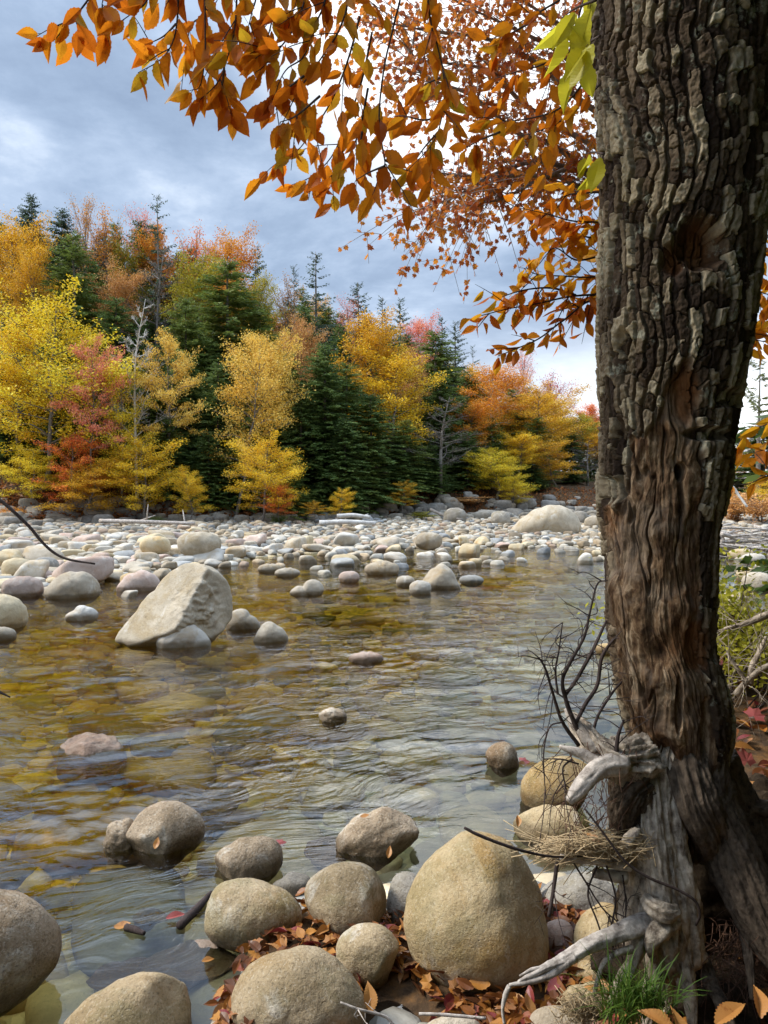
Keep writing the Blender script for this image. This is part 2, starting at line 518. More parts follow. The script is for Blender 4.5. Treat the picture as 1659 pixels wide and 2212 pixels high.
M['bracken'] = leaf_mat('bracken_fronds', [(0, (0.13, 0.04, 0.012)), (0.6, (0.26, 0.09, 0.022)), (1, (0.36, 0.15, 0.035))], transl=0.3)
M['bush'] = leaf_mat('bush_leaves', [(0, (0.26, 0.26, 0.02)), (0.5, (0.48, 0.45, 0.04)), (1, (0.66, 0.60, 0.08))], transl=0.5, vein=False)
M['grass'] = leaf_mat('grass_blades', [(0, (0.035, 0.08, 0.012)), (0.6, (0.09, 0.16, 0.02)), (1, (0.26, 0.27, 0.06))], transl=0.35)


def wood_mat(name, c1, c2, sc=12.0, streak=(6, 6, 0.8), bump=0.5, dist=0.01):
    m, t = new_mat(name)
    pos = t.n('ShaderNodeNewGeometry').outputs['Position']
    n1 = t.noise(pos, sc, 6, 0.65)[0]
    n2 = t.noise(t.vmath('MULTIPLY', pos, streak), sc, 5, 0.65, 0.4)[0]
    f = t.math('ADD', t.math('MULTIPLY', n1, 0.5), t.math('MULTIPLY', n2, 0.5))
    col = t.ramp(f, [(0.36, c1), (0.6, c2)])
    b = t.n('ShaderNodeBump', {'Strength': bump, 'Distance': dist, 'Height': f})
    out(t, t.n('ShaderNodeBsdfPrincipled', {'Base Color': col, 'Roughness': 0.9, 'Normal': b, 'Specular IOR Level': 0.2}))
    return m


M['bark_far'] = wood_mat('grey_tree_bark', (0.10, 0.085, 0.07), (0.22, 0.20, 0.175), 6)
M['bark_dark'] = wood_mat('dark_tree_bark', (0.045, 0.036, 0.03), (0.10, 0.085, 0.07), 6)
M['bark_pale'] = wood_mat('pale_birch_bark', (0.34, 0.31, 0.27), (0.60, 0.58, 0.54), 6)
M['twig'] = wood_mat('dark_twig_bark', (0.030, 0.020, 0.018), (0.075, 0.055, 0.048), 30)
M['drift'] = wood_mat('bleached_wood', (0.15, 0.12, 0.098), (0.60, 0.53, 0.455), 30, (1, 1, 0.5), 0.9)
M['root'] = wood_mat('weathered_root_wood', (0.07, 0.048, 0.032), (0.54, 0.45, 0.345), 34, (1, 1, 0.4), 1.0, 0.016)
M['root_dark'] = wood_mat('dark_root_bark', (0.018, 0.012, 0.008), (0.13, 0.095, 0.065), 40, (1, 1, 0.4), 1.0, 0.016)
M['straw_stem'] = wood_mat('dry_straw', (0.26, 0.17, 0.085), (0.50, 0.38, 0.22), 30)
M['root_hair'] = wood_mat('red_brown_rootlets', (0.06, 0.032, 0.02), (0.15, 0.08, 0.05), 30)
M['maple_bark'] = wood_mat('grey_maple_bark', (0.16, 0.14, 0.125), (0.34, 0.31, 0.28), 18)

# ------------------------------------------------------------------ terrain
XB_Y = np.array([-30, 1.2, 2.3, 3.2, 4.2, 5.2, 6.2, 7, 8.5, 10, 12, 30])
XB_X = np.array([0.75, 0.88, 1.05, 1.22, 1.38, 1.75, 2.7, 4.0, 7.0, 12, 40, 400])
YS_X = np.array([-400, -3, -1.2, -0.64, -0.50, -0.38, 0, 0.5, 0.9, 1.3, 400])
YS_Y = np.array([0.6, 0.6, 1.3, 2.0, 2.9, 3.1, 3.15, 3.2, 3.25, 3.25, 3.25])
YE_X = np.array([-400, -60, -12, -6, -4.6, -3.2, -1.0, 4, 7, 9.5, 13, 20, 400])
YE_Y = np.array([9, 9, 11.5, 13.2, 16.0, 19.5, 21.5, 23.5, 22.5, 20.5, 19.5, 19, 19])


def far_bank(x):
    return np.clip(28.3 + 0.36 * (x + 14), 23, 47)


def terrain(x, y):
    x = np.asarray(x, float)
    y = np.asarray(y, float)
    q = np.stack([x, y, 0 * x], -1)
    n1 = fbm(q * 0.6, 3)
    n2 = fbm(q * 2.7 + 5, 3)
    bed = -0.30 - 0.16 * sstep(y, 5, 9) * sstep(-x, -3, 2) + 0.07 * n1
    # near shore
    ys = np.interp(x, YS_X, YS_Y) + 0.12 * n2
    near = 0.055 + 0.02 * n2
    h = near + (bed - near) * sstep(y, ys - 0.12, ys + 0.8)
    pool = np.exp(-(((x - 0.02) / 0.16) ** 2 + ((y - 2.42) / 0.22) ** 2))
    h = h - 0.13 * pool
    # right bank, undercut edge
    xb = np.interp(y, XB_Y, XB_X)
    hb = 0.55 + 0.06 * n1 + 0.05 * n2 + 0.04 * np.clip(x - xb - 3, 0, 20)
    h = h + (hb - h) * sstep(x, xb + 0.05, xb + 0.42)
    # far gravel bar, bank, wooded hill
    ye = np.interp(x, YE_X, YE_Y)
    yb = far_bank(x)
    bar = 0.03 + 0.33 * sstep(y, ye, yb) + 0.05 * n1 + 0.02 * n2
    hf = h + (bar - h) * sstep(y, ye - 1.6, ye + 0.4)
    sl = np.interp(x, [-60, -14, -4, 6, 14, 22, 60], [0.62, 0.56, 0.42, 0.26, 0.12, 0.06, 0.05])
    s = np.clip(y - yb, 0, 300)
    s = 26 * (1 - np.exp(-s / 26))
    hill = 0.9 * sstep(s, 0, 2.2) + sl * np.clip(s - 1.5, 0, 60) + 0.25 * n1 * sstep(s, 0, 3)
    return np.where(y > ye - 1.7, hf, h) + hill


def graded(a, b, fine0, fine1, step, grow=1.12):
    xs = list(np.arange(fine0, fine1 + 1e-6, step))
    st = step
    while xs[-1] < b:
        st *= grow
        xs.append(xs[-1] + st)
    st = step
    while xs[0] > a:
        st *= grow
        xs.insert(0, xs[0] - st)
    return np.array(xs)


gx_ = graded(-700, 700, -3, 4, 0.045, 1.05)
gy_ = graded(-60, 1500, 1.0, 6, 0.045, 1.04)
X, Y = np.meshgrid(gx_, gy_)
Z = terrain(X.ravel(), Y.ravel())
nx, ny = len(gx_), len(gy_)
a = (np.arange(ny - 1)[:, None] * nx + np.arange(nx - 1)[None]).ravel()
mb = MB()
mb.add(np.stack([X.ravel(), Y.ravel(), Z], -1), np.stack([a, a + 1, a + 1 + nx, a + nx], 1))

m, t = new_mat('ground_soil_gravel')
geo = t.n('ShaderNodeNewGeometry')
pos = geo.outputs['Position']
zone = t.n('ShaderNodeAttribute', attribute_name='zone').outputs['Fac']
vor = t.n('ShaderNodeTexVoronoi', {'Vector': t.vmath('ADD', pos, t.scale(t.noise(pos, 6, 2)[1], 0.03)), 'Scale': 17.0}, voronoi_dimensions='3D')
peb = t.ramp(t.sep(vor.outputs['Color'])[0], [(0, (0.30, 0.26, 0.18)), (0.35, (0.40, 0.34, 0.23)), (0.6, (0.22, 0.21, 0.19)), (0.85, (0.46, 0.41, 0.32))], 'CONSTANT')
px, py, pz = t.sep(pos)
ff = t.ss(t.math('SUBTRACT', py, t.math('MULTIPLY', px, 2.6)), 5.4, 8.6)
bedc = t.mix(ff, t.mix(1.0, t.mix(0.4, peb, (0.5, 0.5, 0.47)), (1.35, 1.35, 1.28), 'MULTIPLY'), t.mix(1.0, peb, (2.0, 1.4, 0.20), 'MULTIPLY'))  # near right bed paled likewise, carrying the bright sky reflection in its colour
barc = t.mix(0.5, peb, (0.44, 0.40, 0.33))
grav = t.mix(t.ss(pz, -0.06, 0.04), bedc, barc)
soil = t.ramp(t.noise(pos, 9, 8, 0.7)[0], [(0.3, (0.022, 0.015, 0.010)), (0.5, (0.07, 0.042, 0.022)), (0.68, (0.17, 0.085, 0.03))])
col = t.mix(t.ss(t.math('ADD', zone, t.math('MULTIPLY', t.math('SUBTRACT', t.noise(pos, 5, 4)[0], 0.5), 0.6)), 0.35, 0.65), grav, soil)
hh = t.math('ADD', t.math('MULTIPLY', t.math('SUBTRACT', 1.0, vor.outputs['Distance']), 0.8), t.noise(pos, 14, 8, 0.7)[0])
out(t, t.n('ShaderNodeBsdfPrincipled', {'Base Color': col, 'Roughness': 0.95, 'Specular IOR Level': 0.15,
                                       'Normal': t.n('ShaderNodeBump', {'Strength': 0.7, 'Distance': 0.03, 'Height': hh})}))
M['ground'] = m
ground = mb.build('ground', m)
tag(ground, kind='structure')
xx, yy = X.ravel(), Y.ravel()
zone = np.maximum(sstep(yy - far_bank(xx), -0.6, 0.6), sstep(xx - np.interp(yy, XB_Y, XB_X), -0.15, 0.1))
zone = np.maximum(zone, sstep(yy - np.interp(xx, YS_X, YS_Y), 0.12, -0.12) * sstep(xx, -0.62, -0.5))
attr(ground, 'zone', zone)


def gz(x, y):
    return float(terrain(np.array([x]), np.array([y]))[0])


# ------------------------------------------------------------------ water
def flow(x, y):
    ca_, sa_ = math.cos(R(12)), math.sin(R(12))
    w_ = fbm(np.stack([x * 0.5, y * 0.5, 0 * x + 3], -1), 2) * 0.5
    return x * ca_ + y * sa_ + w_, y * ca_ - x * sa_ + 0.6 * w_


def wavelets(x, y):
    fx_, fy_ = flow(x, y)
    q3 = lambda sx, sy, o: np.stack([fx_ * sx + o, fy_ * sy, 0 * fx_ + o * 1.7], -1)
    h = 0.018 * perlin(q3(0.75, 2.0, 1)) + 0.0150 * perlin(q3(1.9, 4.6, 5)) + 0.0115 * perlin(q3(4.2, 9.5, 9)) + 0.0060 * perlin(q3(9, 19, 13)) + 0.0024 * perlin(q3(20, 40, 17))
    patch_ = sstep(fbm(np.stack([x * 0.45, y * 0.55, 0 * x + 8], -1), 3), -0.35, 0.45)
    lee_ = sstep(y - 0.85 * x, 3.0, 5.0)
    amp_ = (0.35 + 0.75 * patch_) * (0.06 + 0.94 * lee_)
    # upstream pool behind the tall boulder runs smoother
    amp_ = amp_ * (1 - 0.6 * sstep(y, 11.5, 15) * sstep(-x, -0.5, 2.0))
    for (cx_, cy_, r_) in [(-3.05, 5.95, 0.55), (-1.95, 4.4, 0.42), (-0.6, 6.4, 0.25), (-2.9, 10.5, 1.2), (-0.3, 8.0, 0.3)]:
        dd = np.hypot((x - cx_) * 0.8, y - cy_)
        h = h + 0.006 * np.sin((dd - r_) * 30) * np.exp(-np.clip(dd - r_, 0, 9) * 3.2) * (dd > r_ * 0.8) * sstep(cy_ - y, -0.15, 0.25)
    return h * amp_


sx_ = np.concatenate([np.linspace(-1.6, -0.66, 40), np.linspace(-0.65, 0.68, 640), np.linspace(0.69, 1.6, 40)])
wy = [0.9]
while wy[-1] < 70:
    wy.append(wy[-1] + 0.0030 * wy[-1] + 0.00055 * wy[-1] ** 2 * (wy[-1] < 30) + (0.5 if wy[-1] > 30 else 0))
wy = np.array(wy)
SXX, WY = np.meshgrid(sx_, wy)
WX = SXX * (WY + 0.6)
WZ = wavelets(WX.ravel(), WY.ravel())
nx, ny = len(sx_), len(wy)
a = (np.arange(ny - 1)[:, None] * nx + np.arange(nx - 1)[None]).ravel()
mb = MB()
mb.add(np.stack([WX.ravel(), WY.ravel(), WZ], -1), np.stack([a, a + 1, a + 1 + nx, a + nx], 1))
m, t = new_mat('river_water')
pos = t.n('ShaderNodeNewGeometry').outputs['Position']
px, py, pz = t.sep(pos)
warp = t.scale(t.vmath('SUBTRACT', t.noise(pos, 0.7, 3)[1], (0.5, 0.5, 0.5)), 0.9)
# current runs down to the lower left: stretch the wavelets across it
ca, sa = math.cos(R(14)), math.sin(R(14))
fx = t.math('ADD', t.math('MULTIPLY', px, ca), t.math('MULTIPLY', py, sa))
fy = t.math('SUBTRACT', t.math('MULTIPLY', py, ca), t.math('MULTIPLY', px, sa))
fp = t.vmath('ADD', t.comb(t.math('MULTIPLY', fx, 0.42), fy, 0.0), warp)
w1 = t.noise(fp, 2.6, 3, 0.5, 0.3)[0]
w2 = t.noise(t.vmath('ADD', fp, (4, 2, 0)), 8.5, 3, 0.55, 0.6)[0]
w3 = t.noise(t.vmath('ADD', fp, (9, 5, 0)), 24.0, 2, 0.5, 0.5)[0]
patch = t.ss(t.noise(t.vmath('ADD', pos, (3, 1, 0)), 0.55, 3, 0.6)[0], 0.36, 0.62)
# still water in the lee of the near right bank
lee = t.ss(t.math('SUBTRACT', py, t.math('MULTIPLY', px, 0.85)), 3.0, 5.0)
amp = t.math('MULTIPLY', t.math('ADD', 0.22, t.math('MULTIPLY', patch, 0.78)), t.math('ADD', 0.12, t.math('MULTIPLY', lee, 0.88)))
hgt = t.math('ADD', t.math('MULTIPLY', w1, 0.0), t.math('ADD', t.math('MULTIPLY', w2, 0.30), t.math('MULTIPLY', w3, 0.14)))
bump = t.n('ShaderNodeBump', {'Strength': 1.0, 'Distance': 0.06, 'Height': t.math('MULTIPLY', hgt, amp)})
fres = t.n('ShaderNodeFresnel', {'IOR': 1.8, 'Normal': bump})
dep = t.n('ShaderNodeAttribute', attribute_name='depth').outputs['Fac']
tint = t.comb(*[t.math('POWER', k, dep) for k in (0.86, 0.73, 0.20)])   # what one metre of the tea-coloured water lets through
trn = t.n('ShaderNodeBsdfTransparent', {0: tint})
gls = t.n('ShaderNodeBsdfGlossy', {0: (1, 1, 1), 'Roughness': 0.03, 'Normal': bump})
out(t, t.n('ShaderNodeMixShader', {0: fres, 1: trn, 2: gls}))
water = mb.build('river_water', m, smooth=True)
tag(water, kind='structure')
attr(water, 'depth', np.clip(-terrain(WX.ravel(), WY.ravel()), 0.0, 0.8))


# ------------------------------------------------------------------ boulders and stones
def soft_planes(D, planes, k=14):
    """radius along directions D of a rounded solid bounded by planes (n, c)"""
    s = 0
    for n, c in planes:
        s = s + np.clip(D @ norm(n) / c, 0, None) ** k
    return (s + 1e-9) ** (-1.0 / k)


def boulder(name, label, pts, mat, thick=0.8, sub=5, sink=0.25, lump=0.05, z0=0.0, planes=None, smooth=7, group=None, cat='boulder', dist=None, kp=12, rough=None, ztop=None):
    """a boulder whose visible outline (photo coordinates) sits on the level z0; real thickness along the line of sight"""
    pts = np.array(pts, float)
    uc, vb = (pts[:, 0].min() + pts[:, 0].max()) / 2, pts[:, 1].max()
    vc = (pts[:, 1].min() + vb) / 2
    rx = (np.ptp(pts[:, 0]) / 2 + np.ptp(pts[:, 1]) / 2) / 2
    _, tc_ = on_z(uc, vb, z0)
    d = dist or tc_ * (1 + 0.55 * thick * rx / FPX)
    Cn = at(uc, vc, d)
    e3 = norm(ray(uc, vc))
    e1 = norm(RGT - e3 * np.dot(RGT, e3))
    e2 = np.cross(e1, e3)
    W = np.array([at(u, v, d) for u, v in pts]) - Cn
    px_, pz_ = W @ e1, W @ e2
    th = np.arctan2(pz_, px_)
    rr = np.hypot(px_, pz_)
    o = np.argsort(th)
    th, rr = th[o], rr[o]
    g = np.linspace(-math.pi, math.pi, 361)[:-1]
    r = np.interp(g, np.concatenate([th - 2 * math.pi, th, th + 2 * math.pi]), np.tile(rr, 3))
    kx = np.exp(-0.5 * (np.arange(-24, 25) / smooth) ** 2)
    kx /= kx.sum()
    r = np.convolve(np.tile(r, 3), kx, 'same')[360:720]
    D, F = ico(sub)
    ang = np.arctan2(D[:, 2], D[:, 0])
    R0 = np.interp(ang, np.append(g, math.pi), np.append(r, r[0]))
    dn = np.clip(-D[:, 2], 0, 1)
    R0 = R0 * (1 + sink * dn ** 1.5)
    rm = r.mean()
    Q = np.stack([D[:, 0] * R0, D[:, 1] * thick * rm, D[:, 2] * R0], -1)
    if planes:
        f = soft_planes(Q / rm, planes, kp)
        f = (1.0 + (1 / np.maximum(f, 1e-6)) ** kp) ** (-1.0 / kp)
        Q = Q * f[:, None]
    sd = (hash(name + str(int(uc * 3 + vc))) % 97) if False else (uc * 0.37 + vc * 0.11) % 97
    if sub == 6 and not planes:
        pq = np.random.RandomState(int(uc + vc) % 9999)
        fl = [(norm(pq.randn(3) + [0, -0.8, 0.3]), pq.uniform(0.74, 0.92)) for _ in range(5)]
        f = soft_planes(Q / rm, fl, 30)
        Q = Q * ((1.0 + (1 / np.maximum(f, 1e-6)) ** 26) ** (-1 / 26.0))[:, None] * 1.045
    if z0 == 0.0 and sink >= 0.3 and dist is None:
        Q[:, 2] = Q[:, 2] * 1.13 - 0.12 * np.ptp(pz_) / 2
    n = fbm(Q / rm * 1.1 + sd, 3) * lump * 1.2 + fbm(Q / rm * 4.5 + sd, 4) * lump * 0.30 + fbm(Q / rm * 15 + sd, 2) * lump * 0.07
    if rough:
        on = sstep(norm(Q) @ norm(rough[0]), 0.55, 0.8)
        n = n + on * rough[1] * (fbm(Q / rm * [3.2, 3.2, 5.0] + sd, 5, 0.6) * 0.6 - 0.12)
    Q = Q * (1 + n)[:, None]
    V = Cn + Q[:, :1] * e1 + Q[:, 1:2] * e3 + Q[:, 2:] * e2
    if ztop is not None:
        top_ = ztop + 0.035 * fbm(V * 5, 3)
        V[:, 2] = np.where(V[:, 2] > top_ - 0.05, top_ - 0.05 + 0.05 * np.tanh((V[:, 2] - top_ + 0.05) / 0.05), V[:, 2])
    b = MB()
    b.add(V, F)
    o = recentre(b.build(name, M[mat]))
    return tag(o, label, cat, group)


def oval(x0, y0, x1, y1, p=2.3, n=16, skew=0.0, top=0.5):
    """outline of a plain rounded stone in the box; top shifts the crest sideways"""
    cx, cy, rx, ry = (x0 + x1) / 2, (y0 + y1) / 2, (x1 - x0) / 2, (y1 - y0) / 2
    pts = []
    for i in range(n):
        a_ = i / n * 2 * math.pi
        c, s_ = math.cos(a_), math.sin(a_)
        ux = math.copysign(abs(c) ** (2 / p), c)
        uy = math.copysign(abs(s_) ** (2 / p), s_)
        xx_ = cx + rx * ux + (2 * (top - 0.5)) * rx * max(uy, 0) * (1 - abs(ux)) * 0.8
        pts.append((xx_ + skew * uy * rx, cy - ry * uy))
    return pts


B = boulder
# --- the near shore
B('boulder', 'big egg-shaped golden tan boulder standing upright beside the roots',
  [(877, 1995), (882, 1930), (905, 1872), (945, 1825), (985, 1795), (1020, 1787), (1060, 1793), (1110, 1822), (1140, 1862), (1165, 1920), (1180, 1990), (1180, 2050), (1150, 2105), (1095, 2138), (1035, 2148), (965, 2130), (905, 2080), (880, 2040)],
  'egg_rock', thick=0.85, sub=6, sink=0.03, lump=0.035, z0=0.0, planes=[((0.75, -0.62, 0.12), 0.80), ((-0.3, -0.9, 0.35), 0.86)])
B('boulder', 'smooth tan boulder with a narrow rounded top, left of the egg-shaped one',
  [(660, 1932), (668, 1905), (700, 1880), (735, 1864), (770, 1863), (800, 1876), (822, 1905), (835, 1940), (834, 1985), (815, 2012), (770, 2022), (720, 2018), (690, 1985), (668, 1955)],
  'near_rock', thick=0.8, sub=6, sink=0.1, lump=0.03, z0=0.03)
B('boulder', 'broad tan boulder with a flat shoulder at the water edge beside the sunken stick',
  [(442, 1985), (447, 1950), (465, 1915), (500, 1900), (540, 1898), (590, 1910), (635, 1935), (658, 1965), (655, 1995), (630, 2015), (590, 2035), (540, 2045), (485, 2035), (448, 2015)],
  'near_rock', thick=0.8, sub=6, sink=0.15, lump=0.04, z0=0.01, planes=[((0.2, -0.5, 0.85), 0.72)])
B('boulder', 'small round greyish boulder tucked among leaves below the narrow-topped one',
  [(727, 2062), (735, 2030), (760, 2005), (795, 1996), (830, 2004), (855, 2030), (870, 2062), (868, 2095), (845, 2115), (805, 2124), (765, 2110), (738, 2090)],
  'near_rock', thick=0.9, sub=6, sink=0.1, lump=0.03, z0=0.04)
B('boulder', 'large mossy boulder at the bottom edge with a creased shoulder',
  [(497, 2160), (510, 2120), (545, 2075), (590, 2048), (640, 2038), (690, 2048), (725, 2070), (765, 2110), (787, 2150), (785, 2200), (770, 2240), (700, 2265), (600, 2268), (530, 2245), (500, 2200)],
  'near_rock', thick=0.75, sub=6, sink=0.05, lump=0.045, z0=0.0, planes=[((-0.1, -0.3, 0.9), 0.80)])
B('boulder', 'long sloping boulder rising from the water at the bottom edge',
  [(120, 2240), (170, 2185), (230, 2140), (290, 2108), (335, 2088), (370, 2086), (398, 2110), (407, 2150), (405, 2220), (390, 2290), (280, 2320), (170, 2300)],
  'near_rock', thick=0.7, sub=6, sink=0.1, lump=0.035, z0=-0.05)
B('boulder', 'big grainy boulder in the water cut by the left edge of the frame',
  [(-170, 2030), (-150, 1965), (-80, 1932), (0, 1923), (60, 1930), (105, 1950), (127, 1985), (132, 2030), (122, 2075), (85, 2115), (30, 2150), (-40, 2180), (-120, 2160), (-165, 2100)],
  'brown_rock', thick=0.75, sub=6, sink=0.15, lump=0.03, z0=0.0)
B('stone', 'small wedge of grey rock with red leaves behind the broad shoulder boulder',
  [(585, 1915), (612, 1898), (650, 1885), (668, 1890), (672, 1915), (660, 1945), (620, 1945), (592, 1935)], 'grey_rock', thick=0.9, sub=5, z0=0.0, planes=[((0.2, -0.5, 0.8), 0.7)], cat='stone')
B('stone', 'grey stone half hidden between the egg-shaped boulder and its neighbour',
  oval(838, 1884, 915, 1990, 2.4), 'grey_rock', thick=0.9, sub=5, z0=0.03, cat='stone')
B('boulder', 'tan boulder with a ragged dark edge in still water above the narrow-topped one',
  [(730, 1818), (742, 1795), (765, 1768), (800, 1758), (845, 1752), (880, 1755), (900, 1780), (900, 1800), (870, 1825), (830, 1840), (780, 1835), (745, 1828)],
  'brown_rock', thick=0.75, sub=6, sink=0.4, lump=0.07, z0=0.0)
B('boulder', 'low oval brown boulder in the shallows beside a floating pink leaf',
  [(445, 1868), (465, 1848), (500, 1826), (545, 1811), (580, 1812), (606, 1828), (612, 1850), (595, 1872), (560, 1890), (505, 1895), (465, 1885)],
  'brown_rock', thick=0.75, sub=6, sink=0.4, lump=0.035, z0=0.0)
B('boulder', 'domed brown speckled boulder in the stream with a leaf stuck at its waterline',
  [(272, 1825), (280, 1790), (302, 1760), (335, 1738), (370, 1732), (405, 1742), (435, 1765), (447, 1785), (430, 1805), (395, 1820), (330, 1834), (285, 1835)],
  'brown_rock', thick=0.8, sub=6, sink=0.4, lump=0.03, z0=0.0)
B('stone', 'small cracked brown stone leaning on the domed stream boulder',
  [(228, 1815), (235, 1785), (260, 1772), (285, 1770), (292, 1800), (282, 1828), (245, 1832)], 'brown_rock', thick=0.9, sub=5, sink=0.4, lump=0.12, z0=0.0, cat='stone')
B('boulder', 'smooth tan boulder behind the hanging root twigs',
  [(1125, 1690), (1140, 1665), (1165, 1648), (1200, 1638), (1240, 1640), (1275, 1660), (1285, 1695), (1270, 1725), (1230, 1742), (1180, 1745), (1140, 1728)],
  'egg_rock', thick=0.8, sub=6, sink=0.3, lump=0.03, z0=0.0)
B('boulder', 'flat pale tan boulder with a curled leaf at its left end, beside the straw raft',
  [(1108, 1782), (1125, 1758), (1160, 1746), (1200, 1744), (1250, 1755), (1290, 1780), (1285, 1810), (1230, 1820), (1160, 1815), (1120, 1800)],
  'egg_rock', thick=0.8, sub=6, sink=0.3, lump=0.03, z0=0.0)
B('stone', 'small brown stone standing alone in calm water near floating red leaves',
  [(1048, 1630), (1058, 1612), (1078, 1604), (1102, 1607), (1116, 1625), (1118, 1645), (1095, 1657), (1065, 1648)], 'brown_rock', thick=0.85, sub=5, sink=0.4, z0=0.0, cat='stone')
B('boulder', 'grey cracked boulder right of the egg-shaped one below the straw raft',
  [(1165, 1930), (1185, 1895), (1230, 1885), (1285, 1895), (1330, 1920), (1345, 1960), (1310, 1985), (1240, 1990), (1180, 1980)],
  'grey_rock', thick=0.8, sub=5, sink=0.2, lump=0.07, z0=0.02, planes=[((-0.3, -0.5, 0.75), 0.6), ((0.3, -0.8, 0.2), 0.7)])
B('boulder', 'pale yellowish boulder standing behind the long bleached root',
  [(1240, 2030), (1252, 1985), (1280, 1955), (1315, 1950), (1350, 1975), (1360, 2040), (1345, 2090), (1300, 2105), (1262, 2090)], 'egg_rock', thick=0.8, sub=5, z0=0.04)
B('stone', 'small pinkish stone between the egg-shaped boulder and the pale yellowish one', oval(1172, 1985, 1240, 2062, 2.3), 'pink_rock', thick=0.9, sub=4, z0=0.04, cat='stone')
B('stone', 'yellow-green stone lying in leaves under the root foot', [(1222, 2112), (1240, 2092), (1280, 2078), (1315, 2082), (1325, 2105), (1300, 2125), (1245, 2130)], 'gold_rock', thick=0.8, sub=5, z0=0.05, cat='stone')
B('stone', 'flat pale stone carrying one brown leaf beside the grass tuft', [(1208, 2165), (1222, 2140), (1260, 2128), (1310, 2132), (1322, 2160), (1290, 2185), (1230, 2188)], 'egg_rock', thick=0.8, sub=5, z0=0.06, cat='stone')
B('stone', 'pale stone at the bottom edge under the root tips', oval(1140, 2172, 1275, 2260, 2.4), 'pale_rock', thick=0.7, sub=5, z0=0.06, cat='stone')
B('stone', 'thin sliver of pale stone at the bottom edge below the egg-shaped boulder', oval(915, 2196, 1045, 2260, 2.4), 'pale_rock', thick=0.7, sub=5, z0=0.06, cat='stone')
B('boulder', 'flat pinkish slab just under the water by the fallen leaves',
  [(300, 2075), (330, 2030), (375, 2012), (430, 2008), (480, 2030), (515, 2060), (505, 2095), (450, 2110), (370, 2105)], 'pink_rock', thick=1.1, sub=5, sink=0.1, z0=-0.03, ztop=-0.012, smooth=5)
B('boulder', 'flat brownish slab sunk in the pool between the bottom boulders',
  [(185, 2095), (210, 2055), (260, 2040), (330, 2045), (365, 2080), (345, 2120), (270, 2140), (205, 2125)], 'pink_rock', thick=1.1, sub=5, sink=0.1, z0=-0.08, ztop=-0.07, smooth=5)

B('stone', 'wide pale stone glimmering under the water at the left edge above the grainy boulder', [(-40, 1850), (10, 1835), (60, 1838), (85, 1858), (50, 1880), (-10, 1882)], 'pale_rock', thick=1.4, sub=5, sink=0.6, z0=0.0, ztop=-0.03, cat='stone')
B('stone', 'pale flat stone under the water left of the broad shoulder boulder', [(285, 1960), (310, 1942), (350, 1945), (365, 1962), (335, 1978), (295, 1976)], 'gold_rock', thick=1.3, sub=5, sink=0.6, z0=0.0, ztop=-0.015, cat='stone')
B('stone', 'pale sunken stone in the riffle right of the awash boulder', [(455, 1595), (475, 1580), (515, 1580), (535, 1596), (500, 1606), (465, 1606)], 'white_rock', thick=1.4, sub=5, sink=0.6, z0=0.0, ztop=-0.02, cat='stone')
B('stone', 'broad pinkish stone sunken beside the ragged-edged boulder', [(655, 1800), (690, 1770), (740, 1768), (770, 1790), (740, 1825), (680, 1828)], 'pink_rock', thick=1.3, sub=5, sink=0.6, z0=0.0, ztop=-0.05, cat='stone')
B('stone', 'broad brownish stone sunken behind the domed stream boulder', [(380, 1700), (420, 1675), (500, 1672), (545, 1690), (510, 1716), (420, 1718)], 'gold_rock', thick=1.3, sub=5, sink=0.6, z0=0.0, ztop=-0.05, cat='stone')

# --- mid stream
B('boulder', 'tall angular boulder midstream, one face sloping and the other broken',
  [(250, 1382), (270, 1355), (300, 1318), (335, 1275), (362, 1240), (385, 1222), (415, 1210), (440, 1212), (468, 1228), (490, 1248), (503, 1268), (507, 1300), (503, 1340), (480, 1362), (445, 1385), (400, 1394), (330, 1396), (280, 1392)],
  'ridge_rock', thick=0.95, sub=6, sink=0.1, lump=0.05, z0=0.0, smooth=2.0, kp=60,
  planes=[((-0.50, -0.72, 0.48), 0.32), ((0.55, -0.83, 0.0), 0.70), ((0.15, 0.1, 0.98), 0.95)], rough=((0.55, -0.83, 0.0), 0.15))
B('stone', 'rounded pale stone in front of the tall angular boulder',
  [(335, 1388), (350, 1366), (375, 1350), (400, 1346), (428, 1356), (452, 1376), (458, 1392), (400, 1398), (350, 1396)], 'white_rock', thick=0.7, sub=5, sink=0.3, z0=0.0, cat='stone')
B('stone', 'pale sloping stone behind the right foot of the tall angular boulder',
  [(490, 1352), (495, 1325), (515, 1316), (540, 1328), (562, 1350), (530, 1358)], 'pale_rock', thick=0.7, sub=5, sink=0.4, z0=0.0, cat='stone')
B('stone', 'small pale triangular stone in the water right of the tall angular boulder',
  [(550, 1378), (562, 1355), (582, 1343), (600, 1352), (622, 1378), (590, 1387)], 'pale_rock', thick=0.7, sub=5, sink=0.4, z0=0.0, cat='stone')
B('boulder', 'tan boulder in the water cut by the left frame edge near the tall angular one',
  oval(-75, 1284, 61, 1360, 2.4, top=0.55), 'gold_rock', thick=0.8, sub=5, sink=0.3, z0=0.0)
B('stone', 'small rough pale stone at the left edge below the tan boulder', oval(-30, 1355, 38, 1384, 2.3), 'pale_rock', thick=0.8, sub=4, sink=0.4, z0=0.0, cat='stone')
B('stone', 'flat almond-shaped white stone in the pool left of the tall angular boulder', [(138, 1332), (160, 1319), (190, 1312), (210, 1318), (213, 1330), (185, 1340), (155, 1340)], 'white_rock', thick=0.8, sub=5, sink=0.3, z0=0.0, cat='stone')
B('boulder', 'pinkish boulder at the waterline, leftmost of the row by the pool',
  oval(3, 1246, 97, 1290, 2.5, top=0.5), 'pink_rock', thick=0.7, sub=5, sink=0.3, z0=0.0)
